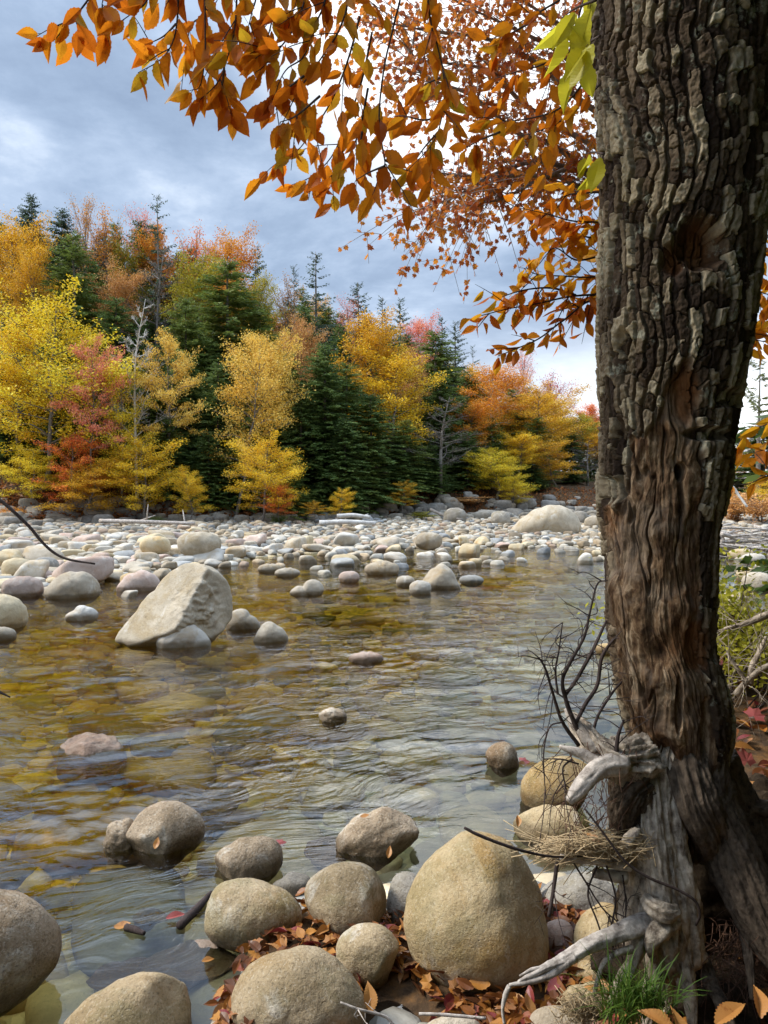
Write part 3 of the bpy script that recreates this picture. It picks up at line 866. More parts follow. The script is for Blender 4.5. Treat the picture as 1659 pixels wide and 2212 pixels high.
B('boulder', 'whitish boulder with a crease, in the row at the pool edge',
  [(96, 1280), (104, 1258), (130, 1242), (165, 1238), (200, 1242), (214, 1258), (218, 1280), (180, 1292), (120, 1290)], 'pale_rock', thick=0.7, sub=5, sink=0.3, z0=0.0, planes=[((-0.5, -0.5, 0.7), 0.7)])
B('boulder', 'low pink boulder just left of the tall angular one',
  [(252, 1272), (262, 1252), (290, 1238), (320, 1236), (345, 1252), (352, 1268), (300, 1276)], 'pink_rock', thick=0.7, sub=5, sink=0.3, z0=0.0)
B('boulder', 'golden rounded boulder at the left edge beside the blue-grey one', oval(2, 1206, 77, 1254, 2.4), 'gold_rock', thick=0.8, sub=5, sink=0.2, z0=0.03)
B('stone', 'dark blue-grey stone next to the golden boulder', oval(70, 1204, 128, 1240, 2.4), 'blue_rock', thick=0.8, sub=5, sink=0.2, z0=0.05, cat='stone')
B('stone', 'small pink stone under the dark blue-grey one', oval(75, 1232, 118, 1256, 2.2), 'pink_rock', thick=0.8, sub=4, sink=0.3, z0=0.02, cat='stone')
B('boulder', 'peaked whitish boulder in the shallows right of mid stream',
  [(905, 1265), (918, 1245), (940, 1225), (952, 1217), (968, 1225), (985, 1250), (992, 1266), (950, 1272)], 'pale_rock', thick=0.8, sub=5, sink=0.3, z0=0.0, smooth=3, planes=[((-0.5, -0.6, 0.5), 0.6)])
B('stone', 'white round stone in front of the peaked whitish boulder', oval(884, 1254, 932, 1284, 2.3), 'white_rock', thick=0.8, sub=5, sink=0.3, z0=0.0, cat='stone')
B('stone', 'flat bluish white stone right of the peaked boulder', oval(990, 1243, 1046, 1262, 2.1), 'blue_rock', thick=0.8, sub=4, sink=0.3, z0=0.0, cat='stone')
B('stone', 'broad tan stone with a flat top, upstream left of the peaked boulder', oval(788, 1214, 862, 1242, 2.8), 'pale_rock', thick=0.8, sub=5, sink=0.3, z0=0.0, cat='stone')
B('stone', 'pinkish tan stone in the shallows, leftmost of the cluster below the broad tan one', oval(732, 1234, 778, 1258, 2.4), 'pink_rock', thick=0.8, sub=4, sink=0.3, z0=0.0, cat='stone')
B('stone', 'round tan stone touching the left side of the white round stone', oval(855, 1244, 897, 1266, 2.3), 'pale_rock', thick=0.8, sub=4, sink=0.3, z0=0.0, cat='stone')
B('stone', 'flat pale stone of two humps barely above mid stream water', [(622, 1282), (632, 1271), (655, 1268), (700, 1270), (698, 1280), (668, 1285), (640, 1286)], 'pale_rock', thick=0.6, sub=5, sink=0.3, z0=0.0, cat='stone')
B('stone', 'flat tan stone awash upstream of the two-humped one', oval(592, 1228, 650, 1246, 2.3), 'pale_rock', thick=0.7, sub=4, sink=0.3, z0=0.0, cat='stone')
B('stone', 'pale stone low in the water behind the top of the tall angular boulder', oval(555, 1219, 612, 1237, 2.3), 'pale_rock', thick=0.7, sub=4, sink=0.3, z0=0.0, cat='stone')
B('stone', 'pink stone awash in midstream with a leaf on its left end', oval(752, 1410, 832, 1432, 2.2), 'pink_rock', thick=0.7, sub=5, sink=0.5, z0=0.0, cat='stone')
B('boulder', 'pale speckled boulder awash in the current at left', [(128, 1606), (140, 1585), (165, 1570), (195, 1565), (230, 1575), (256, 1600), (262, 1618), (200, 1626), (145, 1620)], 'pink_rock', thick=1.5, sub=6, sink=1.2, z0=0.0, lump=0.05, ztop=0.035)
B('stone', 'small brown weedy stone breaking the riffle', oval(690, 1530, 748, 1560, 2.0, top=0.6), 'brown_rock', thick=0.9, sub=5, sink=0.6, lump=0.15, z0=0.0, cat='stone')
B('stone', 'tan stone peeping from the water just left of the big trunk', oval(1285, 1390, 1330, 1412, 2.2), 'gold_rock', thick=0.8, sub=4, sink=0.3, z0=0.0, cat='stone')
# --- seen through the gap right of the trunk
B('boulder', 'long low pale boulder beside the trunk below the driftwood heap', oval(1525, 1168, 1608, 1198, 2.3), 'pale_rock', thick=0.8, sub=5, sink=0.3, z0=0.0)
B('boulder', 'tan boulder in the water right of the trunk, behind the pale tilted one', oval(1588, 1226, 1640, 1256, 2.4), 'gold_rock', thick=0.8, sub=5, sink=0.3, z0=0.0)
B('boulder', 'pale tilted boulder in the water at the right edge above the bush', oval(1600, 1236, 1668, 1278, 2.5, top=0.6), 'pale_rock', thick=0.8, sub=5, sink=0.3, z0=0.0)
B('boulder', 'low tan boulder between the trunk and the yellow-green bush', oval(1540, 1280, 1620, 1325, 2.2), 'gold_rock', thick=0.8, sub=5, sink=0.3, z0=0.0)
B('stone', 'flat tan stone in the channel just under the long low pale boulder', oval(1570, 1186, 1632, 1210, 2.2), 'gold_rock', thick=0.8, sub=4, sink=0.3, z0=0.0, cat='stone')
B('stone', 'grey-white stone at the right edge beside the flat tan one in the channel', oval(1598, 1196, 1655, 1216, 2.2), 'white_rock', thick=0.8, sub=4, sink=0.3, z0=0.0, cat='stone')
# --- across the river
B('boulder', 'huge smooth grey boulder like a whaleback on the far shore',
  [(1096, 1152), (1112, 1135), (1140, 1112), (1170, 1097), (1200, 1092), (1228, 1098), (1250, 1120), (1258, 1145), (1250, 1156), (1170, 1160)], 'ridge_rock', thick=0.8, sub=5, sink=0.0, lump=0.03, dist=27.5, smooth=4)
B('boulder', 'dark grey round boulder in shrubs at the foot of the far woods', oval(958, 1097, 1008, 1136, 2.4), 'grey_rock', thick=0.8, sub=5, dist=31.5)
B('boulder', 'grey upright boulder left of the whaleback boulder', oval(1060, 1104, 1102, 1134, 2.6), 'grey_rock', thick=0.8, sub=5, dist=31)
B('boulder', 'grey boulder peeping out behind the whaleback boulder', oval(1230, 1104, 1272, 1140, 2.4), 'grey_rock', thick=0.8, sub=5, dist=31)
B('boulder', 'pale tan boulder between the whaleback boulder and the big trunk', oval(1262, 1114, 1312, 1144, 2.4), 'pale_rock', thick=0.8, sub=5, dist=29.5)
B('boulder', 'upright greenish grey slab at the far wood edge behind the birch logs', [(782, 1140), (784, 1120), (795, 1114), (808, 1128), (810, 1142)], 'blue_rock', thick=0.7, sub=4, dist=30.5)
B('boulder', 'broad grey boulder at the foot of the yellow tree on the far left', [(14, 1148), (22, 1130), (50, 1120), (75, 1120), (92, 1136), (98, 1152), (60, 1156)], 'grey_rock', thick=0.8, sub=5, dist=29)
B('boulder', 'large low grey boulder beside the fallen log on the far bar', oval(118, 1126, 182, 1154, 2.4), 'grey_rock', thick=0.8, sub=5, dist=28.5)
B('boulder', 'pale pointed boulder standing behind the far bar', [(385, 1150), (395, 1138), (425, 1126), (440, 1128), (460, 1145), (462, 1154), (420, 1157)], 'pale_rock', thick=0.8, sub=5, dist=28)
B('boulder', 'broad tan boulder in the middle of the far gravel bar', oval(383, 1150, 480, 1200, 2.3, top=0.4), 'ridge_rock', thick=0.7, sub=5, z0=0.2)
B('boulder', 'orange-tinted boulder on the far gravel bar', oval(302, 1158, 370, 1196, 2.4), 'gold_rock', thick=0.8, sub=5, z0=0.2)
B('boulder', 'tan hump-backed boulder behind the far bar, right of the pale pointed one', [(525, 1144), (545, 1134), (570, 1128), (586, 1140), (590, 1148), (550, 1150)], 'ridge_rock', thick=0.8, sub=5, dist=29)
B('boulder', 'rounded pale tan boulder on the far bar right of mid frame', oval(895, 1150, 955, 1184, 2.4), 'pale_rock', thick=0.8, sub=5, z0=0.15)

# --- cobbles of the far bar: ten shapes, the largest 300 as single stones, the rest as one mass
shapes = []
for k in range(10):
    q = np.random.RandomState(100 + k)
    pl = [(norm(q.randn(3)), q.uniform(0.72, 1.0)) for _ in range(9)] + [((0, 0, 1), 0.85), ((0, 0, -1), 0.9), ((1, 0, 0), 1.0), ((-1, 0, 0), 1.0), ((0, 1, 0), 1.0), ((0, -1, 0), 1.0)]
    for sub in (2, 3, 4):
        D, F = ico(sub)
        r = soft_planes(D, pl, 9)
        V = D * r[:, None] * (1 + 0.05 * fbm(D * 1.6 + k * 7, 3))[:, None]
        V = V / np.abs(V).max(0)
        shapes.append((V, F)) if False else None
        if sub == 2:
            lo = (V, F)
        elif sub == 3:
            md = (V, F)
        else:
            hi_ = (V, F)
    shapes.append((lo, md, hi_))

cand = []
q = np.random.RandomState(42)


def try_place(x, y, r, grid, cell=0.6, k=0.80):
    ix, iy = int(x // cell), int(y // cell)
    for i in range(ix - 2, ix + 3):
        for j in range(iy - 2, iy + 3):
            for (a_, b_, c_) in grid.get((i, j), ()):
                if (a_ - x) ** 2 + (b_ - y) ** 2 < (k * (r + c_)) ** 2:
                    return False
    grid.setdefault((ix, iy), []).append((x, y, r))
    return True


grid = {}
sizes = np.sort(np.concatenate([q.uniform(0.24, 0.40, 90), q.uniform(0.15, 0.25, 800), q.uniform(0.07, 0.15, 6500)]))[::-1]
for r in sizes:
    for _ in range(3):
        v_ = q.uniform(0, 1)
        y = 12.5 + 24 * v_
        x = q.uniform(-0.54, 0.56) * y
        ye, yb = np.interp(x, YE_X, YE_Y), far_bank(x)
        dd = y - ye
        if dd < -5.5 or y > yb + 0.5 or (r > 0.22 and y > 23.5) or (r > 0.17 and y > 27.5):
            continue
        if dd < 0 and q.rand() > 0.30 * max(0, 1 + dd / 2.4) + (0.10 if -1.5 < x < 6 else 0.02):
            continue
        if dd < -0.5 and r < 0.11:
            continue
        if 4.4 < x < 7.4 and 22 < y < 27 and r > 0.2:
            continue
        if try_place(x, y, r, grid):
            cand.append((x, y, r))
            break
cand.sort(key=lambda c: -c[2] / c[1])
kinds = [('pale_rock', 0.30, 'pale cream rounded cobble among the many on the far gravel bar', 'pale cream cobbles on the far bar'),
         ('white_rock', 0.28, 'chalky white cobble among the many on the far gravel bar', 'white cobbles on the far bar'),
         ('gold_rock', 0.16, 'honey tan cobble among the many on the far gravel bar', 'tan cobbles on the far bar'),
         ('pink_rock', 0.18, 'pinkish cobble among the many on the far gravel bar', 'pinkish cobbles on the far bar'),
         ('blue_rock', 0.08, 'blue-grey cobble among the many on the far gravel bar', 'blue-grey cobbles on the far bar')]
protos = {}
cum = np.cumsum([k[1] for k in kinds])
rest = MB()
for i, (x, y, r) in enumerate(cand):
    k = q.randint(10)
    sx, sy, sz = r * q.uniform(0.95, 1.3), r * q.uniform(0.75, 1.0), r * q.uniform(0.48, 0.8)
    zc = gz(x, y) + sz * q.uniform(0.25, 0.55)
    if gz(x, y) < -0.1:
        zc = max(zc, sz * q.uniform(-0.35, 0.05))
        sz *= 1.4
    rot = Matrix.Rotation(q.uniform(0, 6.28), 3, 'Z') @ Matrix.Rotation(q.uniform(-0.25, 0.25), 3, 'X')
    if i < 250:
        kd = kinds[min(int(np.searchsorted(cum, q.rand())), 4)]
        key = (k, kd[0])
        if key not in protos:
            b = MB()
            b.add(*shapes[k][2])
            o = b.build('cobble', M[kd[0]])
            protos[key] = o
        else:
            o = protos[key].copy()
            C.objects.link(o)
        o.location = (x, y, zc)
        o.rotation_euler = rot.to_euler()
        o.scale = (sx, sy, sz)
        tag(o, kd[2], 'cobble', kd[3])
    else:
        V, F = shapes[k][1 if r / y > 0.006 else 0]
        rest.add((V * [sx, sy, sz]) @ np.array(rot).T + [x, y, zc], F)
o = rest.build('bar_cobbles', M['bar_cobbles'])
tag(o, 'small cream, pink and grey cobbles covering the far gravel bar', 'cobbles', kind='stuff')

# --- stones at the foot of the far woods
rest = MB()
for i in range(620):
    x = q.uniform(-17, 16)
    y = far_bank(x) + q.uniform(-0.6, 1.7)
    r = q.uniform(0.10, 0.46) * q.uniform(0.4, 1)
    k = q.randint(10)
    rot = np.array(Matrix.Rotation(q.uniform(0, 6.28), 3, 'Z'))
    rest.add((shapes[k][1][0] * [r * 1.2, r, r * 0.75]) @ rot.T + [x, y, gz(x, y) + r * 0.3], shapes[k][1][1])
o = rest.build('bank_rubble', M['bank_cobbles'])
tag(o, 'dull grey rubble along the foot of the far woods', 'rubble', kind='stuff')

# --- stones of the stream bed, seen through the water
rest = MB()
grid = {}
cnt = 0
sizes = np.sort(np.concatenate([q.uniform(0.2, 0.36, 130), q.uniform(0.1, 0.2, 900), q.uniform(0.045, 0.1, 4300)]))[::-1]
for r in sizes:
    for _ in range(3):
        if r < 0.1:
            y = 1.9 + 11 * q.rand() ** 1.5
        else:
            y = 2.6 + 19 * q.rand() ** 1.1
        x = q.uniform(-0.56, 0.60) * y
        h = gz(x, y)
        if h > (-0.05 if r > 0.1 else -0.01):
            continue
        sz = r * 0.45
        if h + sz * 0.9 > -0.03 and r > 0.1:
            continue
        if try_place(x, y, r, grid):
            k = q.randint(10)
            rot = np.array(Matrix.Rotation(q.uniform(0, 6.28), 3, 'Z'))
            S_ = shapes[k][1 if r / y > 0.012 else 0]
            rest.add((S_[0] * [r * q.uniform(1, 1.3), r * q.uniform(0.75, 1), sz]) @ rot.T + [x, y, h + sz * 0.35], S_[1])
            break
o = rest.build('riverbed_cobbles', M['bed_cobbles'])
tag(o, 'amber and grey cobbles on the stream bed under clear water', 'cobbles', kind='stuff')


# ------------------------------------------------------------------ trees
def rand_dirs(q, n):
    return norm(q.randn(n, 3))


def leaf_quads(mb, q, P, size, flat=0.6, asp=0.62):
    """one rhombic leaf per point"""
    n = len(P)
    N = norm(q.randn(n, 3) * flat + [0, 0, 1])
    A = norm(np.cross(N, rand_dirs(q, n)))
    Bv = np.cross(N, A)
    l = (size * q.uniform(0.65, 1.25, n))[:, None]
    V = np.stack([P - A * l * 0.5, P + Bv * l * 0.5 * asp - A * l * 0.05, P + A * l * 0.5 - N * l * 0.12, P - Bv * l * 0.5 * asp - A * l * 0.05], 1).reshape(-1, 3)
    i = np.arange(n)[:, None] * 4
    mb.add(V, i + np.array([[0, 3, 2, 1]]))


def gen_decid(seed, H=9.0, W=2.6, n_leaf=11000, leaf=0.105, base=0.16, limbs=40, layer=0.16, spread=0.20, lean=0.05, bare=0.12, up=0.35, top_w=0.35):
    """trunk-with-limbs mesh and leaf mesh of a broad-leaved tree, H tall, crown radius about W"""
    q = np.random.RandomState(seed)
    wood, crown = MB(), MB()
    zt = np.linspace(0, 1, 9)
    wob = np.cumsum(q.randn(9, 2) * 0.02 * H, 0) * 0.6
    trunk = np.stack([wob[:, 0] + lean * H * zt ** 1.4, wob[:, 1], zt * H * 0.97], -1)
    trunk[0, :2] = 0
    TP = spline(trunk, 24)
    r0 = 0.0125 * H
    TP = TP * [1, 1, 0.86]
    add_tube(wood, TP, r0 * (1 - 0.93 * np.linspace(0, 1, 24) ** 0.9) * np.where(np.arange(24) == 0, 1.25, 1), 7)
    pts = []
    for k in range(limbs):
        t_ = base + (1 - base) * (k + q.rand()) / limbs
        if q.rand() < bare:
            continue
        s_ = (t_ - base) / (1 - base)
        prof = math.sqrt(max(0.12, 1 - ((s_ - 0.42) / 0.60) ** 2))
        L = W * prof * q.uniform(0.55, 1.2)
        p0 = TP[min(int(t_ * 23), 23)]
        az = k * 2.4 + q.uniform(-0.6, 0.6)
        el = up * 0.5 + up * s_ * 1.9 + q.uniform(-0.15, 0.25)
        d = np.array([math.cos(az) * math.cos(el), math.sin(az) * math.cos(el), math.sin(el)])
        kx = np.array([p0, p0 + d * L * 0.5 + [0, 0, 0.03 * L], p0 + d * L + [0, 0, (-0.10 + 0.14 * q.randn()) * L]])
        LP = spline(kx + q.randn(3, 3) * 0.03 * L * np.array([[0], [1], [1]]), 8)
        add_tube(wood, LP, np.linspace(r0 * 0.36 * (1 - 0.75 * s_), 0.006, 8), 4)
        ns = max(3, int(7 * L / W))
        for j in range(ns):
            f = 0.25 + 0.75 * (j + q.rand()) / ns
            b0 = LP[min(int(f * 7), 7)]
            sd = 1 if j % 2 else -1
            h = np.array([-d[1], d[0], 0]) * sd
            dd = norm(d * q.uniform(0.4, 1.0) + h * q.uniform(0.2, 1.0) + [0, 0, q.uniform(-0.15, 0.25)])
            sl = L * q.uniform(0.22, 0.42)
            e = b0 + dd * sl + [0, 0, -0.05 * sl]
            add_tube(wood, np.array([b0, (b0 + e) / 2 + q.randn(3) * 0.03 * sl, e]), [0.010, 0.007, 0.004], 3)
            pts.append((b0, e, sl))
    tot = sum(p[2] for p in pts)
    for b0, e, sl in pts:
        n = max(3, int(n_leaf * sl / tot * q.uniform(0.6, 1.4)))
        t_ = q.uniform(0.05, 1.12, n)[:, None]
        P = b0 * (1 - t_) + e * t_ + q.randn(n, 3) * np.array([spread, spread, layer]) * (0.6 + 0.4 * sl)
        leaf_quads(crown, q, P, leaf)
    return wood.mesh('wood'), crown.mesh('leaves', False)


def gen_conifer(seed, H=12.0, W=2.3, dz=0.25, per=7, droop=0.22, base=0.04, gap=0.1, blade=0.24, dens=1.0, ragged=0.3, power=0.72):
    q = np.random.RandomState(seed)
    wood, crown = MB(), MB()
    TP = spline(np.array([[0, 0, 0], [0.03 * q.randn(), 0.03 * q.randn(), H * 0.5], [0.05 * q.randn(), 0, H]]), 14)
    add_tube(wood, TP, np.linspace(0.013 * H, 0.01, 14), 7)
    BP, BA, BB, BL = [], [], [], []
    z = base * H
    while z < H * 0.99:
        s_ = z / H
        for k in range(per):
            if q.rand() < gap:
                continue
            L = W * (1 - s_) ** power * q.uniform(1 - ragged * 1.5, 1 + ragged * 0.7) + 0.26
            az = q.uniform(0, 6.283)
            el = q.uniform(-0.02, 0.22) + 0.5 * s_ ** 3
            dh = np.array([math.cos(az), math.sin(az), 0])
            n = max(4, int(L / 0.105 * dens))
            t_ = np.linspace(0.12, 1, n)
            P = np.array([0, 0, z + q.uniform(-0.12, 0.12)]) + dh * (t_ * L)[:, None] + np.array([0, 0, 1.0]) * (math.tan(el) * t_ * L - droop * L * t_ ** 2.2)[:, None]
            if k % 2 == 0:
                add_tube(wood, P[[0, n // 2, -1]], [0.018 * (1 - s_) + 0.006, 0.010, 0.003], 3)
            sd = np.array([-dh[1], dh[0], 0])
            sl = (0.30 * (1 - t_) + 0.16) * min(1.0, L / 1.2)
            for sgn in (-1, 1):
                for rep in range(2):
                    d = norm(dh * q.uniform(0.5, 1.1, (n, 1)) + sgn * sd * q.uniform(0.5, 1.0, (n, 1)) + np.stack([0 * t_, 0 * t_, q.uniform(-0.85, 0.15, n)], -1))
                    l = sl * q.uniform(0.6, 1.3, n)
                    st = P + q.randn(n, 3) * 0.03
                    BP.append(st)
                    BA.append(d)
                    BL.append(l)
        z += dz * q.uniform(0.7, 1.3) * (1 - 0.35 * s_)
    P, A, L = np.concatenate(BP), np.concatenate(BA), np.concatenate(BL)[:, None]
    n = len(P)
    N = norm(q.randn(n, 3) * 0.8 + [0, 0, 0.7])
    Bv = norm(np.cross(N, A))
    wdt = 0.055 + 0.035 * q.rand(n, 1)
    V = np.stack([P, P + A * L * 0.45 + Bv * wdt * 0.5 * blade / 0.24, P + A * L, P + A * L * 0.45 - Bv * wdt * 0.5 * blade / 0.24], 1).reshape(-1, 3)
    crown.add(V, np.arange(n)[:, None] * 4 + np.array([[0, 1, 2, 3]]))
    return wood.mesh('wood'), crown.mesh('needles', False)


def gen_bare(seed, H=8.0, W=2.0, base=0.3, limbs=22, twigs=14, fork=2):
    q = np.random.RandomState(seed)
    wood = MB()
    TP = spline(np.array([[0, 0, 0], [0.1, 0, H * 0.35], [0.02, 0.1, H * 0.7], [0.2, 0, H]]) + q.randn(4, 3) * [[0], [0.12], [0.12], [0.1]], 20)
    add_tube(wood, TP, np.linspace(0.011 * H, 0.008, 20), 6)
    for k in range(limbs):
        t_ = base + (1 - base) * (k + q.rand()) / limbs
        p0 = TP[min(int(t_ * 19), 19)]
        az = k * 2.4
        el = q.uniform(0.25, 0.75)
        L = W * (1.15 - t_) * q.uniform(0.6, 1.3)
        d = np.array([math.cos(az) * math.cos(el), math.sin(az) * math.cos(el), math.sin(el)])
        LP = spline(np.array([p0, p0 + d * L * 0.5, p0 + d * L + [0, 0, 0.15 * L]]) + q.randn(3, 3) * 0.05 * L * np.array([[0], [1], [1]]), 7)
        add_tube(wood, LP, np.linspace(0.028, 0.006, 7), 4)
        for j in range(twigs):
            b0 = LP[q.randint(2, 7)]
            dd = norm(d + q.randn(3) * 0.6 + [0, 0, 0.25])
            sl = L * q.uniform(0.2, 0.5)
            e = b0 + dd * sl
            m_ = (b0 + e) / 2 + q.randn(3) * 0.05 * sl
            add_tube(wood, np.array([b0, m_, e]), [0.009, 0.007, 0.004], 3)
            for _ in range(fork):
                e2 = m_ + norm(dd + q.randn(3) * 0.6) * sl * 0.6
                add_tube(wood, np.array([m_, e2]), [0.006, 0.004], 3)
    return wood.mesh('wood')


def gen_shrub(seed, n_leaf=2600, H=1.6, W=1.0, leaf=0.09):
    q = np.random.RandomState(seed)
    wood, crown = MB(), MB()
    for k in range(9):
        az, r = q.uniform(0, 6.28), W * q.uniform(0.3, 1)
        e = np.array([math.cos(az) * r, math.sin(az) * r, H * q.uniform(0.6, 1)])
        LP = spline(np.array([[0, 0, 0], e * [0.4, 0.4, 0.6], e]), 7)
        add_tube(wood, LP, np.linspace(0.02, 0.005, 7), 4)
        for j in range(6):
            f = q.uniform(0.3, 1)
            b0 = LP[min(int(f * 6), 6)]
            ee = b0 + np.array([q.randn() * 0.3 * W, q.randn() * 0.3 * W, q.uniform(-0.05, 0.2)])
            add_tube(wood, np.array([b0, ee]), [0.008, 0.004], 3)
            n = int(n_leaf / 54)
            t_ = q.uniform(0, 1.1, n)[:, None]
            leaf_quads(crown, q, b0 * (1 - t_) + ee * t_ + q.randn(n, 3) * [0.12, 0.12, 0.06], leaf)
    return wood.mesh('wood'), crown.mesh('leaves', False)


DEC = [gen_decid(1, lean=0.06, n_leaf=17000, base=0.24), gen_decid(2, base=0.26, lean=-0.05, limbs=34, bare=0.18, n_leaf=15000), gen_decid(3, base=0.23, limbs=46, W=2.9, n_leaf=20000),
       gen_decid(4, base=0.42, limbs=32, layer=0.08, bare=0.16, n_leaf=14000), gen_decid(5, base=0.28, limbs=38, n_leaf=11000, bare=0.25, up=0.45), gen_decid(6, base=0.26, limbs=44, n_leaf=20000, spread=0.24),
       gen_decid(7, base=0.5, limbs=40, n_leaf=16000, spread=0.24, up=0.45), gen_decid(8, base=0.55, limbs=40, n_leaf=13000, W=2.4, up=0.5, bare=0.2)]
SPARSE = [gen_decid(11, n_leaf=4200, leaf=0.10, up=0.6, limbs=36, base=0.45), gen_decid(12, n_leaf=3600, leaf=0.10, up=0.65, limbs=34, base=0.5)]
CON = [gen_conifer(21), gen_conifer(22, W=2.6, dz=0.3, gap=0.18), gen_conifer(23, W=2.0, droop=0.3), gen_conifer(24, W=2.8, power=0.7, ragged=0.4)]
SPR = [gen_conifer(31, W=2.0, dz=0.5, per=5, droop=-0.02, gap=0.2, ragged=0.4, power=1.0, dens=0.9), gen_conifer(32, W=2.2, dz=0.55, per=4, droop=0.05, gap=0.25, ragged=0.5, power=0.8), gen_conifer(33, W=1.5, dz=0.42, per=5, droop=-0.05, gap=0.15)]
PINE = [gen_conifer(41, W=3.0, dz=0.95, per=4, droop=0.0, gap=0.35, base=0.35, ragged=0.5, power=0.5, dens=1.1)]
BARE = [gen_bare(51), gen_bare(52, limbs=28)]
SHR = [gen_shrub(61), gen_shrub(62, W=1.3, H=1.2)]
for ms in DEC + SPARSE + CON + SPR + PINE + SHR:
    for me in ms:
        me.materials.append(None)
for me in BARE:
    me.materials.append(None)
EXT = {}
for ms in DEC + SPARSE + CON + SPR + PINE + SHR:
    co = np.empty(len(ms[1].vertices) * 3, np.float32)
    ms[1].vertices.foreach_get('co', co)
    co = co.reshape(-1, 3)
    EXT[ms[1].name] = (np.percentile(np.hypot(co[:, 0], co[:, 1]), 93), co[:, 2].max())
NOM = {'dec': (DEC, 9.0, 2.2), 'sparse': (SPARSE, 9.0, 2.1), 'con': (CON, 12.0, 2.2), 'spr': (SPR, 12.0, 2.0), 'pine': (PINE, 12.0, 2.6), 'bare': (BARE, 8.0, 1.5), 'shrub': (SHR, 1.6, 1.0)}
CATS = {'dec': ('broadleaf_tree', 'tree'), 'sparse': ('broadleaf_tree', 'tree'), 'con': ('hemlock_tree', 'conifer'), 'spr': ('spruce_tree', 'conifer'), 'pine': ('pine_tree', 'pine'), 'bare': ('bare_tree', 'tree'), 'shrub': ('shrub', 'shrub')}
tq = np.random.RandomState(77)


def tree(kind, u, vtop, d, half, leafm, label, group=None, bark='bark_far', var=None, vbase=None, rot=None):
    """u, vtop, half in photo coordinates; d metres ahead; the foot stands on the terrain"""
    ms, H, W = NOM[kind]
    P = at(u, vtop, d)
    x, y = P[0], P[1]
    g = gz(x, y) - 0.05
    if vbase:
        g = at(u, vbase, d)[2]
    hgt = max(P[2] - g, 0.4)
    name, cat = CATS[kind]
    e = empty(name, (x, y, g), label, cat, group)
    v = tq.randint(len(ms)) if var is None else var
    meshes = ms[v] if kind != 'bare' else (ms[v],)
    if kind != 'bare':
        W, H = EXT[meshes[1].name]
    wide = {'con': 1.35, 'spr': 1.25}.get(kind, 1.12) * half / FPX * d
    wide = max(wide, hgt * {'con': 0.17, 'spr': 0.13, 'dec': 0.17, 'sparse': 0.16}.get(kind, 0))
    sc = (wide / W, wide / W, hgt / H)
    rz = tq.uniform(0, 6.28) if rot is None else rot
    for nm, me, mt in zip(('trunk', 'crown'), meshes, (bark, leafm)):
        o = bpy.data.objects.new(nm, me)
        C.objects.link(o)
        o.parent = e
        o.scale = sc
        o.rotation_euler = (0, 0, rz)
        o.material_slots[0].link = 'OBJECT'
        o.material_slots[0].material = M[mt]
    return e


T = tree
# --- front row at the wood edge
T('dec', 85, 598, 30.5, 150, 'lime', 'big spreading yellow-green tree on the far left, its pale trunk rising from the bank', var=2, rot=0.5)
T('dec', 40, 690, 31.5, 90, 'yellow', 'golden yellow tree cut by the left frame edge behind the big yellow-green one', var=0)
T('dec', 195, 712, 30.0, 50, 'pink', 'coral pink maple in front of the big yellow-green tree', var=3, rot=1.0)
T('dec', 165, 930, 29.6, 60, 'flame', 'small orange-red tree low on the bank under the coral pink maple', var=4)
T('dec', 60, 955, 29.3, 75, 'lime', 'low yellow-green tree reaching over the bank at the far left', var=1)
T('dec', 190, 985, 29.2, 70, 'gold', 'low golden thicket tree right of the leftmost trunk', var=5)
T('bare', 292, 640, 31.0, 62, None, 'white-stemmed bare birch between the coral pink maple and the golden leaning tree', bark='bark_pale', var=0)
T('dec', 262, 760, 30.6, 48, 'lime', 'thin lime yellow tree wrapped round the bare white birch', var=4)
T('dec', 362, 698, 31.6, 70, 'straw', 'leaning golden tree with two separate leaf clouds right of the bare birch', var=3, rot=2.2)
T('dec', 305, 925, 29.4, 82, 'yellow', 'bright yellow low tree above rusty bracken', var=2)
T('dec', 412, 1002, 29.2, 36, 'yellow', 'tiny bright yellow sapling left of the tall golden tree foot', var=5)
T('dec', 505, 714, 31.2, 100, 'straw', 'tall straw-gold tree left of the dark hemlock wall', var=0, rot=1.3)
T('dec', 562, 928, 29.6, 78, 'yellow', 'vivid yellow low tree against dark hemlocks below the tall straw-gold one', var=2, rot=0.2)
T('dec', 600, 1040, 29.4, 34, 'flame', 'small orange sapling at the right foot of the vivid yellow low tree', var=4)
T('dec', 590, 690, 33.5, 62, 'straw', 'straw-gold tree top just right of the tallest straw-gold one', var=6)
T('dec', 730, 1050, 30.5, 30, 'yellow', 'little yellow sapling alone in front of the dark hemlock wall', var=1)
T('dec', 680, 1080, 30.3, 24, 'gold', 'very small golden sapling low beside the little yellow one', var=3)
T('dec', 780, 655, 38.0, 88, 'gold', 'large golden tree high in the middle of the wooded slope', var=7)
T('dec', 840, 728, 36.5, 112, 'yellow', 'large yellow tree with pale limbs under the high golden one', var=0, rot=2.0)
T('dec', 640, 676, 37.0, 42, 'tan', 'dull tan-orange tree between straw-gold and golden crowns', var=7)
T('dec', 1062, 768, 41.0, 66, 'orange', 'orange tree on a long bare pale trunk right of mid slope', var=6, bark='bark_pale')
T('dec', 1168, 812, 44.0, 84, 'gold', 'golden tree left of the big trunk, above the whaleback boulder', var=2)
T('dec', 1205, 950, 41.0, 66, 'gold', 'low golden tree directly above the whaleback boulder', var=0)
T('dec', 1075, 962, 37.0, 62, 'lime', 'lime yellow low tree left of the whaleback boulder', var=5)
T('dec', 1105, 1020, 36.4, 34, 'lime', 'small bright lime sapling at the foot of the low lime tree', var=2)
T('sparse', 1140, 748, 52.0, 40, 'pink', 'thin pink maple on the skyline under the lowest orange branch', var=0)
